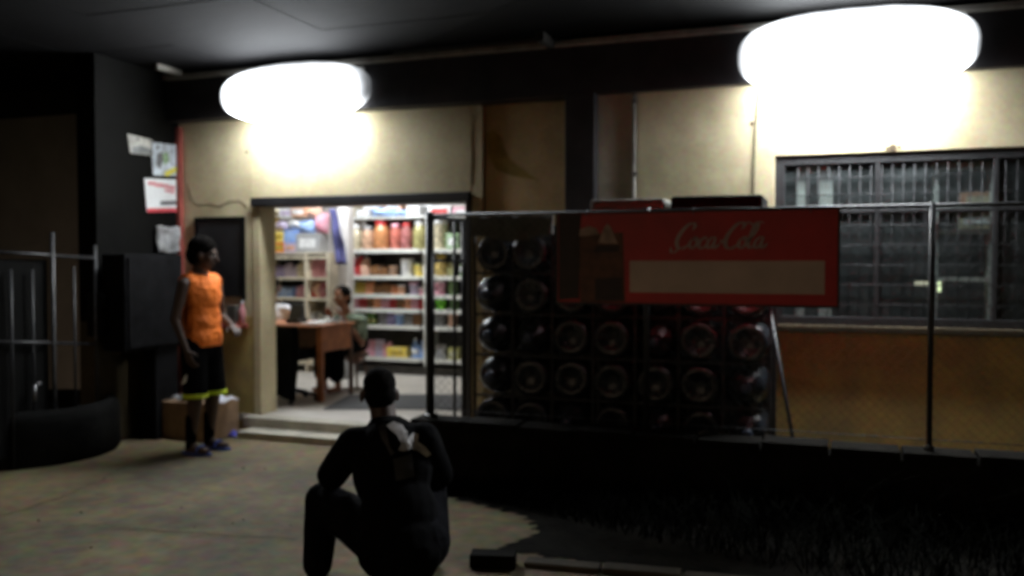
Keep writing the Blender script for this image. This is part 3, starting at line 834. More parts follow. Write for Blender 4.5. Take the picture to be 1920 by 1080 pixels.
# things on the hatch sill
yS = YL - .11
q = onY(420, 606, yS); cup = MB().lathe([(.026, 0), (.03, .002), (.036, .10), (.033, .10), (.026, .01)], (q.x, yS, szz+.001), n=16)
tag(cup.build('cup', 'trim', smooth=True, loc=(q.x, yS, szz)), 'pale cup on the sill under the dark hatch', 'cup')
q = onY(437, 606, yS)
tag(MB().box(q.x-.05, q.x+.05, yS-.03, yS+.05, szz+.001, szz+.17).build('small_box', 'tarp', bevel=.006, loc=(q.x, yS, szz)), 'dark grey box on the sill under the dark hatch', 'box')
q = onY(454, 606, yS)
jar = thing('sill_bottle', 'pinkish bottle at the right end of the hatch sill', 'bottle', (q.x, yS, szz))
MB().lathe([(.024, 0), (.03, .004), (.03, .12), (.015, .16), (.013, .19)], (q.x, yS, szz+.001)).build('body', 'printpink', jar, smooth=True)
MB().lathe([(.016, .186), (.016, .21)], (q.x, yS, szz+.001)).build('cap', 'whitecloth', jar)

# ------------------------------------------------------------------ shop shelving
YG0 = 9.75          # front edge of the back shelves
def shelfz(py, px=730): return onY(px, py, YG0).z
GZ = [shelfz(y) for y in (468, 518, 553, 580, 611, 671)]
gx0, gx1 = onY(652, 500, YG0).x, onY(900, 500, YG0).x
gon = thing('display_rack', 'long white display rack with six shelves along the shop back wall', 'shelf', ((gx0+gx1)/2, 10.0, FL))
MB().box(gx0, gx1, 10.22, 10.25, FL, GZ[0]+.45).build('back_panel', 'shelfback', gon)
for x in (gx0-.02, (gx0+gx1)/2 + .1, gx1):
    MB().box(x, x+.03, 9.85, 10.2195, FL+.1, GZ[0]+.02).build('upright', 'white', gon)
for k, z in enumerate(GZ):
    for xa, xb in ((gx0+.012, (gx0+gx1)/2+.098), ((gx0+gx1)/2+.132, gx1-.002)):
        bo = MB().box(xa, xb, YG0+.01, 10.219, z-.03, z-.006).build('shelf_board', 'white', gon)
        MB().box(xa, xb, YG0, YG0+.009, z-.042, z+.008).build('price_rail', 'white', bo, bevel=.003)
MB().box(gx0, gx1, YG0+.05, 10.2, FL+.001, FL+.1).build('base_plinth', 'shelfback', gon)
# narrower dark-backed unit on the left with pale wooden boards
YL0 = 9.6
lx0_, lx1_, lxm = onY(488, 500, YL0).x, onY(612, 500, YL0).x, onY(573, 500, YL0).x
LZ = [onY(530, y, YL0).z for y in (481, 520, 558)]
lun = thing('wooden_shelf_unit', 'pale wooden shelf unit in the left of the shop', 'shelf', ((lx0_+lx1_)/2, 9.9, FL))
MB().box(lx0_, lx1_, 10.05, 10.08, FL, LZ[0]+.02).build('back_panel', 'shelfback', lun)
for x in (lx0_-.03, lxm-.02, lx1_):
    MB().box(x, x+.035, YL0, 10.049, FL, LZ[0]+.03).build('upright', 'palewood', lun)
for z in LZ + [LZ[2]-.33, FL+.12]:
    for xa, xb in ((lx0_+.006, lxm-.021), (lxm+.016, lx1_-.001)):
        MB().box(xa, xb, YL0+.004, 10.049, z-.03, z).build('shelf_board', 'palewood', lun, bevel=.003)
MB().box(lx0_-.03, lx1_+.035, YL0, 10.1, LZ[0]+.031, LZ[0]+.05).build('top_board', 'palewood', lun)
# pillar with a hanging dark blue garment
pxl, pxr = onY(634, 500, 9.3).x, onY(653, 500, 9.3).x
part('room_pillar', 'roomwall', (pxl, pxr, 9.3, 9.3+(pxr-pxl), FL, 3.0), bevel=.006)
g0, g1_ = onY(616, 392, 9.22), onY(642, 495, 9.22)
b = MB(); NX, NZ = 10, 16; vv = []
for j in range(NZ+1):
    for i in range(NX+1):
        u, v = i/NX, j/NZ
        wdt = .35 + .65*min(1, v*1.6) if v < .6 else 1 - .5*(v-.6)
        cxm = g0.x*(1-v*.75) + (g1_.x)*(v*.75) + .03
        vv.append((cxm + (u-.5)*.17*wdt, 9.24 + .025*math.sin(u*9+v*4) + .012*math.sin(v*11), g0.z + (g1_.z-g0.z)*v))
b.add(vv, [(j*(NX+1)+i, j*(NX+1)+i+1, (j+1)*(NX+1)+i+1, (j+1)*(NX+1)+i) for j in range(NZ) for i in range(NX)])
o = b.build('hanging_cloth', mat('navy_cloth', (.07, .07, .20), .85, .3, 12, .2), smooth=True, loc=tuple(g0)); sm = o.modifiers.new('s','SOLIDIFY'); sm.thickness = .01
tag(o, 'dark blue cloth hanging beside the pale pillar in the shop', 'cloth')

# ------------------------------------------------------------------ goods on the shelves
CM = {}
def cmat(col, gloss=.45):
    key = (col, gloss)
    if key not in CM:
        CM[key] = mat('goods_%d' % len(CM), col, gloss, .25, 17, .1, col2=tuple(c*.55 + .32*((len(CM)*7 % 5)/4) for c in col) if gloss > .2 else None)
    return CM[key]
def pack_mesh(w, d, h, kind, seed):
    b = MB()
    if kind == 'packet':                 # pillow packet with pinched top and bottom
        rnd = random.Random(seed); nu, nv = 8, 7; vs = []; fs = []
        for s_ in (-1, 1):
            for j in range(nv+1):
                for i in range(nu+1):
                    u, v = i/nu*2-1, j/nv*2-1
                    e = (1-u**4)*(1-abs(v)**3)
                    vs.append((w/2*u*(.96+.04*abs(v)), s_*(d/2*e*(1+.15*math.sin(u*5+seed)*math.sin(v*4+seed))), h/2*(v+1)))
            o_ = (nu+1)*(nv+1)*(0 if s_ < 0 else 1)
            for j in range(nv):
                for i in range(nu):
                    fs.append((o_+j*(nu+1)+i, o_+j*(nu+1)+i+1, o_+(j+1)*(nu+1)+i+1, o_+(j+1)*(nu+1)+i))
        b.add(vs, fs)
    return b
SHARE = {}
def good(kind, x, y, z, w, d, h, col, label, group, col2=None, rz=0):
    """one article on a shelf, standing at (x, y, z)"""
    seed = int(abs(x*977 + z*331)) % 97
    if kind in ('packet', 'bag'):
        o = pack_mesh(w, d, h, 'packet', seed).build('packet', cmat(col, .3), smooth=True, loc=(0,0,0))
        o.location = (x, y, z+.001); o.rotation_euler = (R(-4), 0, rz)
        return tag(o, label, 'packet', group)
    t = thing('x', label, 'x', (x, y, z+.001), rz, group, True)
    if kind == 'box':
        t.name = 'goods_box'; t['category'] = 'box'
        MB().box(-w/2, w/2, -d/2, d/2, 0, h).build('box_body', cmat(col), t, bevel=.004)
        MB().box(-w*.36, w*.36, -d/2-.002, -d/2-.0005, h*.25, h*.72).build('box_print', cmat(col2 or tuple(min(1, c*.5+.3) for c in col)), t)
    elif kind == 'jar':
        col = tuple(c*.68 + .32*e for c, e in zip(col, (.50, .42, .30)))
        t.name = 'sweet_jar'; t['category'] = 'jar'
        r = w/2
        MB().lathe([(r*.85, 0), (r, h*.05), (r, h*.62), (r*.93, h*.72), (r*.72, h*.82), (r*.70, h*.86)], n=16).build('jar_body', cmat(col, .12), t, smooth=True)
        MB().lathe([(r*.76, h*.86), (r*.78, h*.87), (r*.78, h*.98), (r*.7, h)], n=16).build('lid', cmat(col2 or (.7,.1,.1), .3), t, smooth=True)
    elif kind == 'tub':
        t.name = 'goods_tub'; t['category'] = 'tub'
        r = w/2
        MB().lathe([(r*.82, 0), (r*.85, .005), (r, h*.85), (r*1.02, h*.86)], n=16).build('tub_body', cmat(col), t, smooth=True)
        MB().lathe([(r*1.06, h*.86), (r*1.06, h*.97), (r*.95, h)], n=16).build('lid', cmat(col2 or (.7,.7,.7)), t, smooth=True)
    elif kind == 'bottle':
        t.name = 'goods_bottle'; t['category'] = 'bottle'
        r = w/2
        MB().lathe([(r*.9, 0), (r, .01), (r, h*.55), (r*.9, h*.65), (r*.4, h*.82), (r*.35, h*.92)], n=14).build('bottle_body', cmat(col, .15), t, smooth=True)
        MB().lathe([(r*.42, h*.915), (r*.42, h*.99), (r*.38, h)], n=12).build('cap', cmat(col2 or (.6,.6,.6)), t, smooth=True)
        MB().lathe([(r*1.01, h*.2), (r*1.01, h*.48)], n=14).build('wrapper', cmat(col2 or (.6,.6,.6)), t, smooth=True)
    return t
CN_ = {}
def name_col(c): return c[0]
COLS = {'yellow': (.75,.55,.02), 'red': (.55,.04,.04), 'orange': (.75,.24,.05), 'crimson': (.38,.03,.08), 'cream': (.68,.60,.42), 'white': (.72,.72,.72),
        'blue': (.10,.24,.62), 'light blue': (.28,.45,.80), 'purple': (.22,.16,.42), 'green': (.16,.32,.10), 'bright green': (.18,.62,.03), 'brown': (.28,.13,.05),
        'pink': (.62,.20,.30), 'golden': (.55,.38,.06), 'grey': (.32,.32,.33), 'mauve': (.45,.36,.52), 'dark green': (.06,.16,.08), 'olive': (.38,.36,.10), 'peach': (.72,.40,.26)}
def row(shelfname, z, Y, arts, group):
    """arts: (pixel x of centre, kind, colour, width, height, colour 2)"""
    count = {}
    more_ = []
    for a in arts:
        if a[1] == 'packet' and a[3] < .135:
            for d_ in (-3.4, 3.4): more_.append((a[0]+d_, a[1], a[2], a[3]*.56, a[4]*random.uniform(.86, 1.08)))
        else: more_.append(a)
    arts = sorted(more_, key=lambda a: a[0])
    tot = {}
    for a in arts: tot[(a[1], a[2])] = tot.get((a[1], a[2]), 0) + 1
    for a in arts:
        px_, kind, col, w_, h_ = a[:5]; c2 = COLS[a[5]] if len(a) > 5 else None
        X = onY(px_, 520, Y).x
        kn = (kind, col); count[kn] = count.get(kn, 0) + 1
        noun = {'packet': 'packet', 'box': 'box', 'jar': 'sweet jar', 'tub': 'tub', 'bottle': 'bottle'}[kind]
        nth = '' if tot[kn] == 1 else (f'{ORD[count[kn]-1]} from left, ')
        lb = f'{col} {noun}, {nth}on the {shelfname}'
        good(kind, X, Y + random.uniform(0, .03), z, w_, min(w_, .2) if kind != 'packet' else .09, h_, COLS[col], lb, group, c2, random.uniform(-.12, .12))
GG = 'goods on the display rack'
Yi = YG0 + .13
def span(a, b, n, kind, cols, w_, h_, c2=None):
    out = []
    for i in range(n):
        px_ = a + (b-a)*(i/(max(1, n-1)))
        r_ = (px_, kind, cols[i % len(cols)], w_*random.uniform(.94,1.05), h_*random.uniform(.9,1.08))
        out.append(r_ + (c2,) if c2 else r_)
    return out
row('top shelf of the white display rack', GZ[0]-.006, Yi, [(667,'jar','cream',.17,.32,'white'),(690,'jar','peach',.16,.30,'grey'),(716,'jar','orange',.21,.36,'red'),(743,'jar','red',.16,.33,'pink'),
    (763,'jar','crimson',.15,.34,'red'),(788,'jar','olive',.19,.36,'white'),(824,'tub','cream',.18,.36,'white'),(850,'box','green',.15,.2,'white'),(874,'jar','grey',.15,.3,'red')], GG)
row('second shelf of the white display rack', GZ[1]-.006, Yi, [(660,'packet','pink',.13,.25),(672,'packet','red',.12,.24),(684,'packet','peach',.12,.24),(702,'packet','brown',.12,.15),(718,'packet','brown',.11,.14),(738,'tub','brown',.12,.13,'brown'),(763,'tub','white',.16,.22,'white'),(785,'tub','yellow',.14,.16,'olive'),
    (826,'jar','golden',.15,.27,'golden'),(845,'packet','olive',.11,.2),(868,'bottle','green',.09,.25,'white'),(884,'box','yellow',.11,.14)], GG)
row('third shelf of the white display rack', GZ[2]-.006, Yi, [(662,'packet','olive',.13,.16),(676,'packet','golden',.13,.17),(692,'packet','orange',.13,.16),(708,'packet','brown',.12,.14),(724,'packet','brown',.12,.15),(740,'packet','orange',.10,.12),(753,'tub','peach',.10,.13,'white'),(775,'tub','mauve',.12,.16,'pink'),(790,'tub','pink',.08,.1,'white'),
    (824,'tub','pink',.14,.19,'white'),(848,'packet','green',.12,.19),(872,'packet','pink',.11,.18),(888,'bottle','grey',.08,.2,'pink')], GG)
row('fourth shelf of the white display rack', GZ[3]-.006, Yi, span(666,792,10,'packet',['pink','red','brown','orange'],.115,.14) + [(826,'tub','bright green',.13,.15,'bright green'),(850,'packet','green',.11,.14),(874,'packet','cream',.11,.14)], GG)
row('fifth shelf of the white display rack', GZ[4]-.006, Yi, [(690,'bottle','green',.08,.17,'olive'),(700,'bottle','green',.08,.16,'olive'),(718,'packet','grey',.12,.14),(733,'packet','purple',.12,.15),(748,'tub','light blue',.11,.16,'white'),(766,'packet','grey',.11,.13),(782,'packet','brown',.11,.15),
    (824,'packet','grey',.12,.16),(848,'packet','peach',.12,.17),(874,'packet','cream',.12,.16)], GG)
row('bottom shelf of the white display rack', GZ[5]-.006, Yi, [(694,'packet','pink',.15,.2),(710,'packet','mauve',.14,.21),(725,'packet','pink',.12,.18),(748,'box','yellow',.26,.13,'golden'),(778,'bottle','light blue',.10,.24,'white'),(790,'bottle','light blue',.10,.22,'blue'),
    (826,'packet','grey',.14,.18),(852,'box','olive',.13,.15),(876,'packet','grey',.13,.18)], GG)
# bulky packs above the jars
def pack_on(px_, py_top, py_bot, w_px, Y, kind, col, label, c2=None):
    a, b_ = onY(px_, py_top, Y), onY(px_, py_bot, Y)
    w_ = onY(px_+w_px/2, py_bot, Y).x - onY(px_-w_px/2, py_bot, Y).x
    return good(kind, a.x, Y, b_.z, w_, .2, a.z-b_.z, COLS[col], label, 'bulk packs on top of the shelves', COLS[c2] if c2 else None)
zj = GZ[0] + .385
topb = MB().box(gx0, gx1, YG0+.03, 10.219, zj, zj+.02)
topb.build('top_board', 'white', gon)
yj = lambda: 0
def on_top(px_, kind, col, w_, h_, label, c2=None, z=None, Y=Yi+.06):
    good(kind, onY(px_, 420, Y).x, Y, (zj+.02) if z is None else z, w_, .26, h_, COLS[col], label, 'bulk packs on top of the shelves', COLS[c2] if c2 else None)
on_top(722, 'packet', 'light blue', .36, .12, 'blue bulk pack lying on top of the display rack above the jars')
on_top(757, 'packet', 'light blue', .22, .09, 'small light blue pack beside the big blue pack on the display rack')
on_top(783, 'box', 'white', .17, .13, 'white box on top of the display rack, left of the gate post', 'mauve')
on_top(832, 'box', 'white', .30, .12, 'white box with red edge on top of the display rack, right of the gate post', 'red')
on_top(872, 'box', 'pink', .2, .10, 'pink box at the right end of the display rack top', 'white')
on_top(690, 'box', 'grey', .2, .1, 'grey box at the left end of the display rack top', 'white')
on_top(705, 'box', 'white', .22, .16, 'white carton behind the blue bulk pack on the display rack', 'light blue', Y=Yi+.33)
on_top(745, 'box', 'peach', .24, .22, 'tall peach carton at the back of the display rack top', 'white', Y=Yi+.33)
on_top(800, 'box', 'white', .26, .2, 'tall white carton behind the gate post on the display rack', 'grey', Y=Yi+.33)
on_top(660, 'box', 'cream', .18, .24, 'cream carton beside the pillar on top of the display rack', 'white', Y=Yi+.33)
# left unit goods
GL = 'goods on the wooden shelf unit'
Yl = YL0 + .14
zt2 = LZ[0] + .05
row('first wooden shelf below the top', LZ[1], Yl, [(515,'packet','purple',.13,.15),(527,'packet','purple',.12,.14),(539,'packet','mauve',.13,.17),(551,'packet','mauve',.13,.16),(563,'packet','cream',.12,.2),(583,'packet','pink',.14,.25),(594,'packet','crimson',.14,.27),(605,'packet','crimson',.13,.26)], GL)
row('second wooden shelf below the top', LZ[2], Yl, [(506,'packet','pink',.13,.1),(512,'packet','light blue',.14,.12),(592,'packet','peach',.13,.22),(561,'packet','pink',.13,.14),(526,'packet','light blue',.14,.13),(540,'packet','light blue',.14,.12),(554,'packet','blue',.14,.13),(585,'packet','red',.14,.16),(600,'packet','crimson',.14,.2)], GL)
row('lower wooden shelf near desk height', LZ[2]-.33, Yl, [(515,'packet','grey',.16,.14),(526,'packet','mauve',.13,.16),(538,'packet','grey',.16,.17),(549,'packet','peach',.13,.2),(560,'packet','cream',.14,.18),(585,'box','grey',.16,.15),(602,'packet','white',.13,.14)], GL)
GT = 'goods piled on the wooden shelf unit'
def lt(px_, kind, col, w_, h_, dz, label, c2=None):
    good(kind, onY(px_, 450, Yl).x, Yl, zt2 + dz, w_, .22, h_, COLS[col], label, GT, COLS[c2] if c2 else None)
lt(503, 'box', 'peach', .20, .15, 0, 'peach box at the left end of the wooden shelf unit top', 'mauve')
lt(529, 'box', 'orange', .22, .13, 0, 'orange box on the wooden shelf unit top under a yellow box', 'golden')
lt(553, 'box', 'mauve', .18, .12, 0, 'mauve box on the wooden shelf unit top under blue packs', 'peach')
lt(585, 'box', 'grey', .33, .24, 0, 'pale grey box at the right end of the wooden shelf unit top', 'white')
lt(503, 'box', 'red', .19, .13, .151, 'red box between the peach box and a yellow box', 'pink')
lt(529, 'box', 'yellow', .20, .14, .131, 'lower yellow box right of the red box', 'golden')
lt(553, 'box', 'blue', .19, .17, .121, 'blue box piled in the middle of the wooden shelf unit top', 'light blue')
lt(505, 'box', 'yellow', .21, .17, .282, 'topmost bright yellow box at the left of the shop opening', 'golden')
lt(577, 'packet', 'light blue', .24, .18, .241, 'light blue packet pile on the pale grey box')
lt(532, 'packet', 'mauve', .22, .14, .272, 'mauve packet on top of the lower yellow box')
lt(556, 'packet', 'white', .24, .13, .292, 'white packet on top of the blue box')
lt(590, 'packet', 'peach', .2, .16, .43, 'peach packet above the light blue packet pile')
lt(545, 'box', 'white', .20, .12, .44, 'white box high on the pile of the wooden shelf unit', 'mauve')
lt(520, 'packet', 'cream', .24, .14, .47, 'cream packet lying high at the left of the goods pile', None)
lt(568, 'box', 'peach', .22, .13, .45, 'peach box high on the pile near the blue cloth', 'white')
lt(604, 'packet', 'pink', .18, .26, .241, 'pink packet standing beside the hanging blue cloth')
# things stored under and behind the desk
def floor_good(px_, py_, Y, kind, col, w_, h_, label, c2=None):
    good(kind, onY(px_, py_, Y).x, Y, FL, w_, .2, h_, COLS[col], label, 'goods on the shop floor', COLS[c2] if c2 else None)
floor_good(606, 690, 9.2, 'packet', 'pink', .18, .42, 'pink packet on the floor seen under the desk')
floor_good(625, 690, 9.25, 'packet', 'crimson', .22, .40, 'crimson sack on the floor seen under the desk')
floor_good(642, 690, 9.2, 'packet', 'grey', .2, .35, 'grey sack on the floor seen under the desk')

# mat
m0 = [onZ(606, 768, FL), onZ(655, 741, FL), onZ(905, 741, FL), onZ(905, 768, FL)]
tag(MB().prism([(q.x, q.y, FL+.001) for q in m0], (0, 0, .008)).build('door_mat', 'mat', loc=tuple(m0[0])), 'wide dark rubber mat on the shop floor inside the entrance', 'mat')

# ------------------------------------------------------------------ desk and what stands on it
dx1, dy0, dy1 = -4.74, 7.60, 8.18
dx0 = dx1 - 1.25; dz = FL + .76
desk = thing('wooden_desk', 'orange-brown wooden counter desk with end panel inside the shop', 'desk', (dx1, dy0, FL))
MB().box(dx0, dx1+.03, dy0-.03, dy1+.03, dz-.03, dz).build('desk_top', 'wood', desk, bevel=.005)
MB().box(dx1-.02, dx1, dy0+.051, dy1-.001, dz-.27, dz-.031).build('end_panel', 'wood', desk, bevel=.003)
MB().box(dx0+.06, dx1-.06, dy1-.03, dy1-.01, dz-.3, dz-.031).build('back_panel', 'darkwood', desk)
MB().box(dx1-.06, dx1, dy0, dy0+.05, FL, dz-.031).build('leg', 'wood', desk, bevel=.003)
MB().box(dx1-.035, dx1, dy1-.04+.04, dy1+.04, FL, dz-.031).build('leg', 'darkwood', desk, bevel=.003)
MB().box(dx0, dx0+.05, dy0, dy0+.05, FL, dz-.031).build('leg', 'darkwood', desk, bevel=.003)
MB().box(dx0, dx0+.05, dy1-.05, dy1, FL, dz-.031).build('leg', 'darkwood', desk, bevel=.003)
# monitor-like dark box
q = onY(552, 610, 7.78)
mo = thing('cash_register', 'black box-shaped till standing on the desk', 'till', (q.x, 7.8, dz))
MB().box(q.x-.075, q.x+.075, 7.74, 7.9, dz+.001, dz+.05).build('till_base', 'black', mo, bevel=.006)
MB().prism([(q.x-.07, 7.78, dz+.05), (q.x-.07, 7.88, dz+.05), (q.x-.07, 7.86, dz+.19), (q.x-.07, 7.82, dz+.19)], (.14, 0, 0)).build('till_screen', 'black', mo, bevel=.004)
q = onY(594, 607, 7.8)
tag(MB().box(q.x-.1, q.x+.1, 7.66, 7.94, dz+.001, dz+.018).build('paper_stack', 'paper', loc=(q.x, 7.8, dz)), 'flat stack of white papers on the desk right of the till', 'papers')
rag('crumpled_paper', (onY(613, 600, 7.95).x, 7.95, dz+.002), .07, .06, .07, 'paper', 'crumpled white paper on the desk beside the paper stack', 'paper', 21)
rag('crumpled_paper', (onY(634, 600, 7.9).x, 7.9, dz+.002), .06, .06, .08, 'plastic_clear', 'crumpled plastic wrap at the right end of the desk', 'wrap', 23)
# black office chair in front of the desk
q = onZ(545, 752, FL)
ch = thing('office_chair', 'black padded office chair in front of the desk', 'chair', (q.x, q.y, FL))
X_, Y_ = q.x, q.y
MB().box(X_-.24, X_+.22, Y_-.22, Y_+.22, FL+.42, FL+.52).build('seat', 'blackcloth', ch, bevel=.04)
MB().box(X_-.22, X_+.20, Y_-.27, Y_-.19, FL+.5, FL+.76).build('backrest', 'blackcloth', ch, bevel=.035)
MB().cyl((X_, Y_, FL+.1), (X_, Y_, FL+.42), .03).build('column', 'black', ch, smooth=True)
for k in range(5):
    t = k*2*math.pi/5 + .3
    e = Vector((X_+.26*math.cos(t), Y_+.26*math.sin(t), FL+.065))
    l_ = MB().cyl((X_, Y_, FL+.12), e, .022, .016).build('foot_arm', 'black', ch, smooth=True)
    MB().lathe([(.012, -.018), (.03, -.016), (.03, .016), (.012, .018)], (e.x, e.y, FL+.031), 'X', 14).build('castor', 'black', l_, smooth=True)
b = MB(); NX, NZ = 20, 14; vv = []
for j in range(NZ+1):
    for i in range(NX+1):
        u, v = i/NX, j/NZ
        vv.append((X_-.27 + .52*u + .02*math.sin(v*5), Y_-.285 - .03*v - .02*math.sin(u*16+v)*v + .5*max(0, abs(u-.5)-.42), FL+.77 - (.70+.03*math.sin(u*7))*v))
b.add(vv, [(j*(NX+1)+i, j*(NX+1)+i+1, (j+1)*(NX+1)+i+1, (j+1)*(NX+1)+i) for j in range(NZ) for i in range(NX)])
o = b.build('draped_coat', 'blackcloth', ch, smooth=True); o.modifiers.new('s', 'SOLIDIFY').thickness = .012

# ------------------------------------------------------------------ objects added behind the big window, standing in for reflections
def wq(px, py, Y): return onY(px, py, Y)
a0, a1 = wq(1752, 318, 6.812), wq(1866, 318, 6.812)
wsh = thing('reflection_shelf', 'pale open shelf standing in for reflections at right in the window', 'shelf', ((a0.x+a1.x)/2, 6.99, .3))
for x in (a0.x, a1.x-.03): MB().box(x, x+.03, 6.812, 6.98, .3, a0.z).build('upright', 'white', wsh)
MB().box(a0.x, a1.x, 6.812, 6.98, a0.z+.0005, a0.z+.05).build('top_board', 'white', wsh)
for py in (388, 430, 520): 
    z = wq(1800, py, 6.812).z; MB().box(a0.x+.031, a1.x-.031, 6.812, 6.98, z-.03, z).build('shelf_board', 'white', wsh)
z = wq(1800, 430, 6.812).z + .001
good('box', wq(1830, 440, 6.812).x, 6.90, z, .22, .14, .12, COLS['cream'], 'cream box standing in for a reflection on the added window shelf', 'stand-ins for reflections in the window', COLS['white'])
z = wq(1800, 388, 6.812).z
good('box', wq(1838, 380, 6.812).x, 6.90, z, .24, .14, .1, COLS['peach'], 'peach box standing in for a reflection on the upper added window shelf', 'stand-ins for reflections in the window', COLS['cream'])
a0, a1 = wq(1494, 326, 6.80), wq(1562, 326, 6.80)  # frame added in place of a pale reflection on the glass
wd = thing('reflection_frame', 'pale door-shaped frame standing in for a reflection at left in the window', 'frame', ((a0.x+a1.x)/2, 6.99, .3))
MB().box(a0.x, a0.x+.06, 6.80, 6.82, .3, a0.z).build('upright', 'white', wd)
MB().box(a1.x-.09, a1.x, 6.80, 6.82, .3, a0.z).build('upright', 'white', wd)
MB().box(a0.x, a1.x, 6.80, 6.82, a0.z+.0005, a0.z+.09).build('lintel', 'white', wd)
# added glow standing in for a lamp reflected in the glass
q = wq(1758, 535, 7.5)
sl_ = thing('reflection_glow', 'small greenish glow standing in for a lamp reflected in the window', 'lamp', (q.x, 7.5, .3))
tb = MB().box(q.x-.45, q.x+.45, 7.35, 7.85, q.z-.14, q.z-.1).build('glow_table', 'darkwood', sl_)
for sx2 in (-.42, .42): MB().box(q.x+sx2-.02, q.x+sx2+.02, 7.4, 7.8, .3, q.z-.1405).build('leg', 'darkwood', sl_)
M['glow'] = mat('reflected_glow', (.85, .95, .55), .5, 0, 5, 0, emit=2.2)
M['glow2'] = mat('reflected_glow_warm', (.85, .8, .6), .5, 0, 5, 0, emit=.9)
MB().lathe([(.05, -.1), (.05, -.09), (.012, -.08), (.012, -.05)], (q.x, 7.5, q.z)).build('glow_base', 'black', sl_)
MB().lathe([(.022, -.05), (.024, -.045), (.024, .055), (.018, .06)], (q.x, 7.5, q.z)).build('glow_tube', 'glow', sl_, smooth=True)
MB().box(q.x-.16, q.x-.05, 7.5, 7.52, q.z-.005+.0, q.z+.03).build('glow_panel', 'glow2', sl_)

# ------------------------------------------------------------------ people
def solid(name, mb, voxel, m, parent, smooth_it=5, cuts=()):
    me = mb.mesh(name)
    o = bpy.data.objects.new(name, me); C.objects.link(o)
    r = o.modifiers.new('r', 'REMESH'); r.mode = 'VOXEL'; r.voxel_size = voxel
    s = o.modifiers.new('s', 'SMOOTH'); s.factor = .5; s.iterations = smooth_it
    dg = bpy.context.evaluated_depsgraph_get()
    new = bpy.data.meshes.new_from_object(o.evaluated_get(dg))
    bpy.data.objects.remove(o)
    if cuts:
        bm = bmesh.new(); bm.from_mesh(new)
        for co, no in cuts:                         # keep what lies behind the plane
            geom = bm.verts[:] + bm.edges[:] + bm.faces[:]
            res = bmesh.ops.bisect_plane(bm, geom=geom, plane_co=co, plane_no=no, clear_outer=True)
            ed = [e for e in res['geom_cut'] if isinstance(e, bmesh.types.BMEdge)]
            if ed: bmesh.ops.holes_fill(bm, edges=ed, sides=0)
        bm.to_mesh(new); bm.free()
    new.name = name
    return link(name, new, m, parent, smooth=True)
def V(*a): return Vector(a)
def head(mb, c, yaw=0, pitch=0, k=1.0):
    """skull, jaw, nose, ears, lips into mb; returns a function head-local -> body-local"""
    T = Matrix.Rotation(yaw, 3, 'Z') @ Matrix.Rotation(pitch, 3, 'X')
    f = lambda p: Vector(c) + T @ (Vector(p)*k)
    mb.ell(f((0, -.008, .03)), (.076*k, .096*k, .092*k), T=T)
    mb.ell(f((0, .018, -.035)), (.060*k, .072*k, .082*k), T=T)
    mb.ell(f((0, .062, -.085)), (.026*k, .022*k, .020*k), 10, 8, T=T)
    mb.capsule(f((0, .088, .018)), f((0, .112, -.025)), .009*k, .015*k, 10)
    mb.ell(f((0, .089, -.058)), (.025*k, .012*k, .010*k), 10, 8, T=T)
    mb.ell(f((0, .084, .03)), (.05*k, .014*k, .012*k), 12, 8, T=T)
    for s_ in (-1, 1):
        mb.ell(f((s_*.086, -.005, -.012)), (.013*k, .021*k, .033*k), 10, 8, T=T)
        mb.ell(f((s_*.045, .065, -.025)), (.022*k, .02*k, .02*k), 10, 8, T=T)
    return f, T
def eyes(f, parent, k=1.0):
    for s_ in (-1, 1):
        e = MB().ell(f((s_*.032, .082, .008)), (.012*k,)*3, 10, 8).build('eye', 'eye', parent, smooth=True)
        MB().ell(f((s_*.032, .0915, .008)), (.005*k,)*3, 8, 6).build('iris', 'hair', e, smooth=True)
def hand(mb, wrist, dirv, palmn, k=1.0, curl=.5, side=1):
    """palm, four bent fingers and a thumb. dirv = along the fingers, palmn = palm normal (inwards)"""
    d = Vector(dirv).normalized(); n_ = Vector(palmn); n_ = (n_ - d*n_.dot(d)).normalized(); s = d.cross(n_)*side
    w0 = Vector(wrist)
    for q in (-1.5, -.5, .5, 1.5):
        mb.capsule(w0 + d*.012*k + s*q*.011*k, w0 + d*.085*k + s*q*.019*k, .014*k, .0115*k, 8)
    for q, L_ in ((-1.5, .058), (-.5, .072), (.5, .076), (1.5, .068)):
        a = w0 + d*.085*k + s*q*.020*k
        b = a + (d*math.cos(curl*.5) + n_*math.sin(curl*.5))*L_*.55*k
        c = b + (d*math.cos(curl*1.4) + n_*math.sin(curl*1.4))*L_*.55*k
        mb.capsule(a, b, .0100*k, .0090*k, 8); mb.capsule(b, c, .0090*k, .0075*k, 8)
    a = w0 + d*.025*k + s*.026*k; b = a + (d*.6 + s*.75 + n_*.3).normalized()*.045*k; c = b + (d*.9 + s*.2 + n_*.4).normalized()*.032*k
    mb.capsule(a, b, .013*k, .0105*k, 8); mb.capsule(b, c, .0105*k, .0085*k, 8)

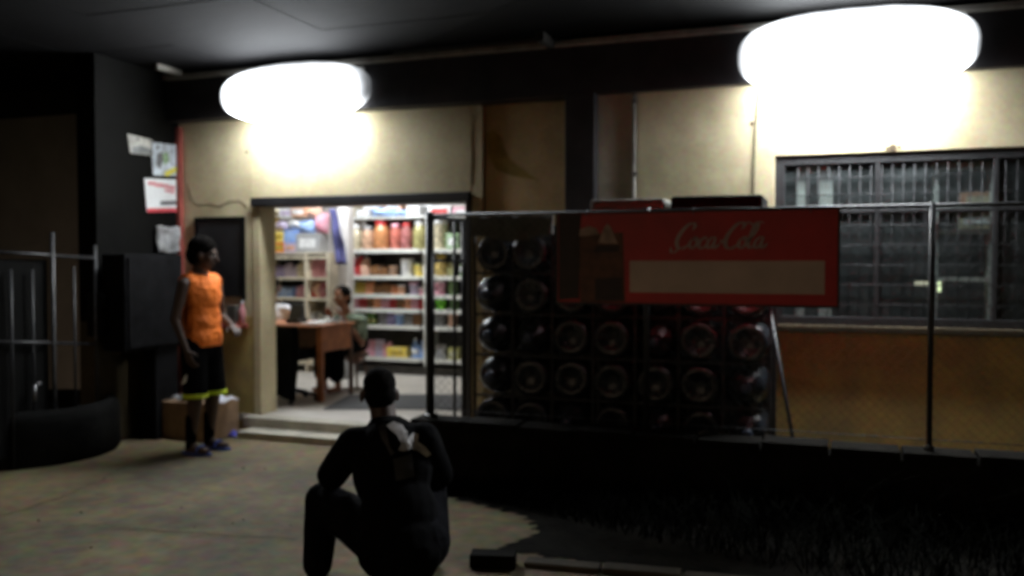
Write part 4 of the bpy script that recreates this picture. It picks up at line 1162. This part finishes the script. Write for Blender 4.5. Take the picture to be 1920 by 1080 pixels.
# --- standing man in an orange vest
q = onZ(378, 848)
man = thing('person', 'man in orange sleeveless shirt and black shorts standing left of the steps', 'person', (q.x, q.y+.02, 0), R(-90), 'people', True)
H = MB()
f, T = head(H, V(.0, .025, 1.60), R(24), R(-10), 1.04)
H.capsule(V(0, -.02, 1.40), V(0, .01, 1.55), .062, .056)
def trunk(mb, g=0):
    mb.ell(V(0, .005, 1.27), (.165+g, .112+g, .17+g)); mb.ell(V(0, .0, 1.10), (.145+g, .10+g, .18+g)); mb.ell(V(0, -.012, .94), (.158+g, .115+g, .13+g))
    mb.capsule(V(-.165, -.01, 1.375), V(.165, -.01, 1.375), .052+g); mb.capsule(V(-.06, -.015, 1.42), V(.06, -.015, 1.42), .045+g)
trunk(H)
ARM = {1: (V(.195, -.01, 1.365), V(.25, -.05, 1.09), V(.235, .04, .85)), -1: (V(-.195, -.01, 1.365), V(-.25, .0, 1.08), V(-.12, .2, 1.02))}
for s_ in (-1, 1):
    sh, el_, wr = ARM[s_]
    H.capsule(sh, el_, .050, .038); H.capsule(el_, wr, .039, .026)
    dv = (wr - el_).normalized()
    hand(H, wr, dv, V(-s_, .1, 0) if s_ > 0 else V(0, 0, -1), 1, .6, s_)
    hp, kn, an = V(s_*.088, -.01, .90), V(s_*.105, .03, .50), V(s_*.11, -.03, .09)
    H.capsule(hp, kn, .088, .058); H.capsule(kn, an, .056, .036); H.ell(kn.lerp(an, .3) + V(0, -.022, 0), (.048, .05, .11))
    H.capsule(an + V(0, -.02, -.045), an + V(s_*.012, .15, -.055), .034, .032, 12); H.capsule(an, an + V(0, .06, -.045), .036, .03, 12)
body = solid('body', H, .0095, 'skin', man, 4)
eyes(f, man)
hb = MB(); hb.ell(f((0, -.024, .055)), (.096, .114, .096), T=T); hb.ell(f((0, -.058, -.01)), (.092, .082, .09), T=T)
solid('hair', hb, .008, 'hair', man, 3, cuts=((f((0, .05, .03)), T @ V(0, .75, -.65)),))
SH = MB(); trunk(SH, .022)
SH.ell(V(0, 0, .93), (.188, .148, .18)); SH.ell(V(0, .0, 1.06), (.178, .136, .26))
for s_ in (-1, 1): SH.capsule(V(s_*.16, -.01, 1.385), V(s_*.215, -.012, 1.345), .066, .060)
solid('orange_shirt', SH, .010, 'orange', man, 5, cuts=((V(0, 0, .86), V(0, .05, -1)), (V(.188, 0, 1.3), V(1, 0, .12)), (V(-.188, 0, 1.3), V(-1, 0, .12)), (V(0, .02, 1.445), V(0, .35, 1))))
ST = MB(); ST.ell(V(0, -.012, .92), (.178, .138, .15))
for s_ in (-1, 1): ST.capsule(V(s_*.09, -.01, .90), V(s_*.115, .028, .44), .108, .098)
shorts = solid('shorts', ST, .010, 'blackcloth', man, 5, cuts=((V(0, 0, .495), V(0, .0, -1)),))
NE = MB()
for s_ in (-1, 1): NE.capsule(V(s_*.112, .02, .55), V(s_*.116, .028, .40), .104, .101)
solid('neon_hem', NE, .010, 'neon', shorts, 3, cuts=((V(0, 0, .462), V(0, 0, -1)), (V(0, 0, .496), V(0, 0, 1))))
LG = MB()
for s_ in (-1, 1):
    b_, c_ = V(.0 + s_*.116, .0, .588), V(s_*.116, .03, .66)
MB().prism([V(.226, -.02, .57), V(.226, .03, .60), V(.226, .04, .66), V(.226, .01, .64)], (.003, 0, 0)).build('shorts_mark', 'paper', shorts)
for s_ in (-1, 1):
    K = MB(); an = V(s_*.11, -.03, .09)
    K.capsule(an + V(0, -.002, -.02), an + V(0, .012, .20), .043, .052)
    solid('sock', K, .009, 'blackcloth', man, 3)
    sd_ = MB(); out = []
    for k in range(20):
        t = 2*math.pi*k/20
        out.append((an.x + s_*.006 + (.046 + .008*math.sin(t))*math.cos(t), an.y + .06 + .145*math.sin(t), .0))
    sn = sd_.prism(out, (0, 0, .022)).build('sandal', 'bluerub', man, bevel=.004)
    MB().path([(an.x-.05, an.y+.09, .02), (an.x-.03, an.y+.10, .065), (an.x+.01, an.y+.105, .078), (an.x+.045, an.y+.10, .06), (an.x+.058, an.y+.09, .02)], .011, 8).build('strap', 'bluerub', sn, smooth=True)

# --- squatting man seen from behind
zq = 4.15
rq = (740-960)/FPX*zq
sqp = Vector((0, 0, 0)) + Vector((math.cos(YAW), math.sin(YAW), 0))*rq + Vector((-math.sin(YAW), math.cos(YAW), 0))*zq
sq = thing('person', 'man in black T-shirt with pale back print squatting in the foreground', 'person', (sqp.x, sqp.y, 0), YAW, 'people', True)
H = MB()
f, T = head(H, V(-.098, .16, .905), R(14), R(-6), 1.0)
H.capsule(V(-.062, .10, .74), V(-.084, .14, .86), .066, .060)
def trunk2(mb, g=0):
    mb.capsule(V(-.02, .05, .66), V(-.055, .10, .735), .13+g, .075+g)
    mb.ell(V(-.02, .04, .56), (.175+g, .12+g, .20+g), T=Matrix.Rotation(R(-14), 3, 'X'))
    mb.ell(V(.02, -.04, .36), (.165+g, .125+g, .19+g), T=Matrix.Rotation(R(-18), 3, 'X'))
    mb.ell(V(.035, -.10, .215), (.185+g, .14+g, .135+g))
    mb.capsule(V(-.205, .07, .675), V(.125, .06, .70), .062+g)
trunk2(H)
LEG = {-1: (V(-.07, -.04, .26), V(-.385, .20, .365), V(-.385, .07, .085)), 1: (V(.13, -.06, .24), V(.12, .36, .46), V(.13, .12, .085))}
ARM2 = {-1: (V(-.215, .07, .665), V(-.335, .15, .50), V(-.30, .40, .50)), 1: (V(.13, .06, .69), V(.19, .20, .49), V(.02, .40, .50))}
for s_ in (-1, 1):
    hp, kn, an = LEG[s_]
    H.capsule(hp, kn, .095, .062); H.capsule(kn, an, .060, .038); H.ell(kn.lerp(an, .35) + V(0, -.02, 0), (.05, .055, .10))
    H.capsule(an + V(0, -.025, -.045), an + V(s_*.02, .16, -.055), .035, .032, 12); H.capsule(an, an + V(0, .06, -.045), .038, .03, 12)
    sh, el_, wr = ARM2[s_]
    H.capsule(sh, el_, .054, .042); H.capsule(el_, wr, .043, .028)
    hand(H, wr, (wr-el_), V(0, .2, -1), 1, .7, s_)
solid('body', H, .0095, 'skin', sq, 4)
eyes(f, sq)
hb = MB(); hb.ell(f((0, -.014, .044)), (.081, .101, .085), T=T); hb.ell(f((0, -.045, -.01)), (.077, .068, .068), T=T)
solid('hair', hb, .008, 'hair', sq, 3, cuts=((f((0, .07, .03)), T @ V(0, .8, -.6)),))
SH = MB(); trunk2(SH, .020)
SH.ell(V(.035, -.085, .25), (.200, .155, .15))
for s_ in (-1, 1):
    sh, el_, wr = ARM2[s_]
    SH.capsule(sh, sh.lerp(el_, .95), .082, .075)
shirt = solid('black_shirt', SH, .010, 'blackcloth', sq, 5, cuts=((V(-.07, .12, .785), V(-.12, .35, 1)),))
TR = MB(); TR.ell(V(.035, -.10, .21), (.198, .152, .14))
for s_ in (-1, 1):
    hp, kn, an = LEG[s_]
    TR.capsule(hp, kn, .135, .092); TR.capsule(kn, an + V(0, 0, .01), .090, .072); TR.capsule(kn.lerp(an, .2) + V(0, -.02, 0), kn.lerp(an, .6) + V(0, -.02, 0), .082, .076)
solid('trousers', TR, .010, 'darkjean', sq, 5)
for s_ in (-1, 1):
    an = LEG[s_][2]; K = MB()
    K.capsule(an + V(0, -.03, -.042), an + V(s_*.02, .17, -.05), .043, .040, 12); K.capsule(an + V(0, -.01, -.01), an + V(0, .06, -.045), .045, .038, 12)
    solid('shoe', K, .008, 'darkjean', sq, 3, cuts=((V(0, 0, .0), V(0, 0, -1)),))
# pale print on the back, laid on the cloth
bv = BVHTree.FromPolygons([v.co.copy() for v in shirt.data.vertices], [tuple(p_.vertices) for p_ in shirt.data.polygons])
RI = Matrix.Rotation(-YAW, 3, 'Z')
def back_print(name, poly, m, off=.0012):
    # subdivide a photo-plane polygon into a fan of small faces dropped on the shirt along its back-to-front axis
    pts = []
    for px_, py_ in poly:
        d = ray(px_, py_); t_ = zq / (d.dot(Vector((-math.sin(YAW), math.cos(YAW), 0))))
        wq_ = CAM + d*t_*.985; l = RI @ (wq_ - Vector((sqp.x, sqp.y, 0))); pts.append(Vector((l.x, l.z)))
    bm = bmesh.new(); vs = [bm.verts.new((p_.x, 0, p_.y)) for p_ in pts]
    fc = bm.faces.new(vs); bmesh.ops.triangulate(bm, faces=[fc])
    for _ in range(3): bmesh.ops.subdivide_edges(bm, edges=[e for e in bm.edges if e.calc_length() > .012], cuts=1, use_grid_fill=False); bmesh.ops.triangulate(bm, faces=bm.faces)
    for v in bm.verts:
        h = bv.ray_cast(Vector((v.co.x, -1.5, v.co.z)), Vector((0, 1, 0)))
        if h[0] is not None: v.co.y = h[0].y - off
    me = bpy.data.meshes.new(name); bm.to_mesh(me); bm.free()
    o = link(name, me, m, shirt, smooth=True)
    return o
mk('shirt_print', (.42, .39, .37)); mk('shirt_print_dim', (.022, .019, .018))
back_print('print_wing', ((722,800),(735,794),(752,800),(762,812),(764,824),(772,815),(782,818),(782,832),(796,842),(806,858),(798,862),(784,850),(770,842),(758,845),(748,842),(754,832),(744,815)), 'shirt_print')
back_print('print_feather', ((707,802),(718,797),(726,812),(733,836),(742,846),(735,852),(724,832),(714,818)), 'shirt_print_dim')
back_print('print_block', ((738,858),(772,852),(778,892),(744,898)), 'shirt_print_dim')

# --- woman behind the desk
q = onY(645, 560, 8.55)
wo = thing('person', 'woman in grey-green top sitting behind the right end of the desk', 'person', (q.x+.10, 8.55, FL), R(168), 'people', True)
hz = q.z - FL
H = MB(); hx = .10
f, T = head(H, V(hx, .06, hz+.02), R(10), R(-4), .95)
H.capsule(V(hx*.6, 0, hz-.2), V(hx, .03, hz-.06), .05, .05)
def trunk3(mb, g=0):
    mb.ell(V(.02, 0, hz-.36), (.155+g, .11+g, .19+g)); mb.ell(V(0, -.02, hz-.56), (.15+g, .115+g, .16+g)); mb.capsule(V(-.12, 0, hz-.235), V(.18, 0, hz-.225), .05+g)
trunk3(H)
for s_ in (-1, 1):
    sh, el_, wr = V(.03+s_*.175, 0, hz-.25), V(.03+s_*.22, .06, hz-.48), V(s_*.1, .26, dz-FL+.045)
    H.capsule(sh, el_, .045, .036); H.capsule(el_, wr, .036, .025); hand(H, wr, wr-el_, V(0, 0, -1), .92, .5, s_)
    hp, kn, an = V(s_*.085, -.02, .50), V(s_*.11, .36, .47), V(s_*.1, .34, .085)
    H.capsule(hp, kn, .085, .058); H.capsule(kn, an, .054, .036); H.capsule(an + V(0,-.02,-.045), an + V(0,.14,-.05), .034, .03, 10)
solid('body', H, .0095, 'skin2', wo, 4); eyes(f, wo, .95)
hb = MB(); hb.ell(f((0, -.03, .045)), (.092, .100, .088), T=T); hb.ell(f((0, -.06, -.03)), (.088, .06, .09), T=T)
solid('hair', hb, .009, 'hair', wo, 3, cuts=((f((0, .055, .03)), T @ V(0, .85, -.5)),))
SH = MB(); trunk3(SH, .018)
for s_ in (-1, 1): SH.capsule(V(.03+s_*.175, 0, hz-.25), V(.03+s_*.205, .04, hz-.40), .064, .060)
solid('green_top', SH, .010, 'greencloth', wo, 4, cuts=((V(.06, .02, hz-.165), V(0, .4, 1)), (V(0, 0, .46), V(0, 0, -1))))
SK = MB(); SK.ell(V(0, -.02, .5), (.175, .145, .13))
for s_ in (-1, 1): SK.capsule(V(s_*.085, -.02, .50), V(s_*.11, .36, .47), .105, .088); SK.capsule(V(s_*.11, .37, .46), V(s_*.1, .36, .2), .085, .09)
solid('dark_skirt', SK, .011, 'blackcloth', wo, 4)
st = thing('stool', 'dark stool under the woman behind the desk', 'stool', (q.x+.10, 8.57, FL))
MB().lathe([(.16, .35), (.17, .355), (.17, .385), (.16, .39)], (q.x+.10, 8.57, FL), n=18).build('seat', 'darkwood', st)
for k in range(4):
    t = math.pi/4 + k*math.pi/2
    MB().cyl((q.x+.10+.12*math.cos(t), 8.57+.12*math.sin(t), FL+.35), (q.x+.10+.16*math.cos(t), 8.57+.16*math.sin(t), FL), .014).build('leg', 'darkwood', st, smooth=True)

# --- person in white at the left edge of the opening, mostly hidden by the door jamb
q = onZ(487, 735, FL)
p3 = thing('person', 'person in white shirt and dark trousers sitting half hidden behind the door jamb', 'person', (q.x-.02, q.y+.25, FL), R(25), 'people', True)
H = MB()
f, T = head(H, V(0, .06, 1.10), 0, R(-20), .97)
H.capsule(V(0, -.01, .90), V(0, .03, 1.02), .055, .052)
def trunk4(mb, g=0):
    mb.ell(V(0, 0, .74), (.155+g, .11+g, .18+g)); mb.ell(V(0, -.03, .56), (.15+g, .115+g, .15+g)); mb.capsule(V(-.15, 0, .86), V(.15, 0, .86), .052+g)
trunk4(H)
for s_ in (-1, 1):
    sh, el_, wr = V(s_*.175, 0, .85), V(s_*.23, .05, .60), V(s_*.16, .24, .52)
    H.capsule(sh, el_, .046, .037); H.capsule(el_, wr, .036, .026); hand(H, wr, wr-el_, V(0, 0, -1), .95, .5, s_)
    hp, kn, an = V(s_*.085, -.02, .49), V(s_*.12, .38, .47), V(s_*.12, .36, .085)
    H.capsule(hp, kn, .085, .058); H.capsule(kn, an, .054, .036); H.capsule(an + V(0,-.02,-.045), an + V(0,.15,-.05), .034, .03, 10)
solid('body', H, .0095, 'skin2', p3, 4); eyes(f, p3, .97)
hb = MB(); hb.ell(f((0, -.018, .046)), (.082, .100, .084), T=T); hb.ell(f((0, -.05, -.01)), (.078, .066, .07), T=T)
solid('hair', hb, .009, 'hair', p3, 3, cuts=((f((0, .06, .03)), T @ V(0, .8, -.6)),))
SH = MB(); trunk4(SH, .018)
for s_ in (-1, 1): SH.capsule(V(s_*.175, 0, .85), V(s_*.222, .042, .64), .064, .058)
solid('white_shirt', SH, .010, 'whitecloth', p3, 4, cuts=((V(0, .02, .925), V(0, .4, 1)), (V(0, 0, .47), V(0, 0, -1))))
SK = MB(); SK.ell(V(0, -.03, .49), (.17, .135, .12))
for s_ in (-1, 1): SK.capsule(V(s_*.085, -.02, .49), V(s_*.12, .38, .47), .1, .075); SK.capsule(V(s_*.12, .38, .47), V(s_*.12, .36, .1), .075, .06)
solid('dark_trousers', SK, .011, 'darkjean', p3, 4)
st = thing('stool', 'dark stool under the person in white by the door jamb', 'stool', (q.x-.02, q.y+.25, FL))
c_ = Vector((q.x-.02, q.y+.22, FL))
MB().lathe([(.15, .32), (.16, .325), (.16, .36), (.15, .365)], c_, n=18).build('seat', 'darkwood', st)
for k in range(4):
    t = math.pi/4 + k*math.pi/2
    MB().cyl((c_.x+.11*math.cos(t), c_.y+.11*math.sin(t), FL+.32), (c_.x+.15*math.cos(t), c_.y+.15*math.sin(t), FL), .014).build('leg', 'darkwood', st, smooth=True)

# ------------------------------------------------------------------ kerb, brick, weeds
k0, k1 = onZ(985, 1058), onZ(1520, 1104)
dv = (k1-k0); L_ = dv.length; dv.normalize(); nv = Vector((-dv.y, dv.x, 0))
kb = thing('kerb', 'pale concrete edging kerb along the dark soil bed at the bottom', 'kerb', tuple(k0))
s = 0.0
while s < L_ + 1.2:
    a = k0 + dv*s; b_ = k0 + dv*(s+.388)
    P = [a - nv*.05, b_ - nv*.05, b_ + nv*.05, a + nv*.05]
    MB().prism([(p_.x, p_.y, .0) for p_ in P], (0, 0, .028 + .006*math.sin(s*5))).build('kerb_stone', 'kerb', kb, bevel=.012)
    s += .40
q = onZ(925, 1062)
o = MB().box(-.115, .115, -.055, .055, 0, .07).build('loose_brick', 'plinth', loc=(0,0,0), bevel=.006); o.location = (q.x, q.y, .003); o.rotation_euler = (0, 0, YAW - R(6))
tag(o, 'loose dark brick lying on the ground beside the kerb', 'brick')
rnd = random.Random(4); b = MB()
for _ in range(5200):
    u = rnd.random(); x = XF0 + .05 + u*4.6; dd = rnd.random()**1.6
    y = YF - .14 - dd*(.12 + 1.1*min(1, max(0, u*1.6 - .12)))
    h = (.05 + .16*rnd.random()) * (1 if dd > .12 else 1.8) * (.4 + .8*min(1, u*2))
    a = rnd.uniform(0, 6.28); ln = rnd.uniform(.4, 1.6)*h; wd = rnd.uniform(.002, .006)
    tx, ty = math.cos(a)*ln, math.sin(a)*ln; sx, sy = -math.sin(a)*wd, math.cos(a)*wd
    b.add([(x-sx, y-sy, .003), (x+sx, y+sy, .003), (x+tx*.4+sx*.8, y+ty*.4+sy*.8, h*.6), (x+tx*.4-sx*.8, y+ty*.4-sy*.8, h*.6), (x+tx, y+ty, h)], [(0,1,2,3), (3,2,4)])
tag(b.build('weeds', 'weed'), 'dark low weeds growing along the foot of the fence wall', 'weeds', kind='stuff')
# small stones on the concrete
b = MB()
for _ in range(60):
    x = rnd.uniform(-4.6, .6); y = rnd.uniform(2.6, 6.1)
    if x > -1.9 and y > 4.4: continue
    r = rnd.uniform(.004, .013); b.ell((x, y, r*.45), (r, r*rnd.uniform(.6, 1), r*.55), 7, 5)
tag(b.build('grit', 'concrete', smooth=True), 'scattered small grit on the concrete ground', 'grit', kind='stuff')

for o in bpy.data.objects:
    if '_o' in o: del o['_o']
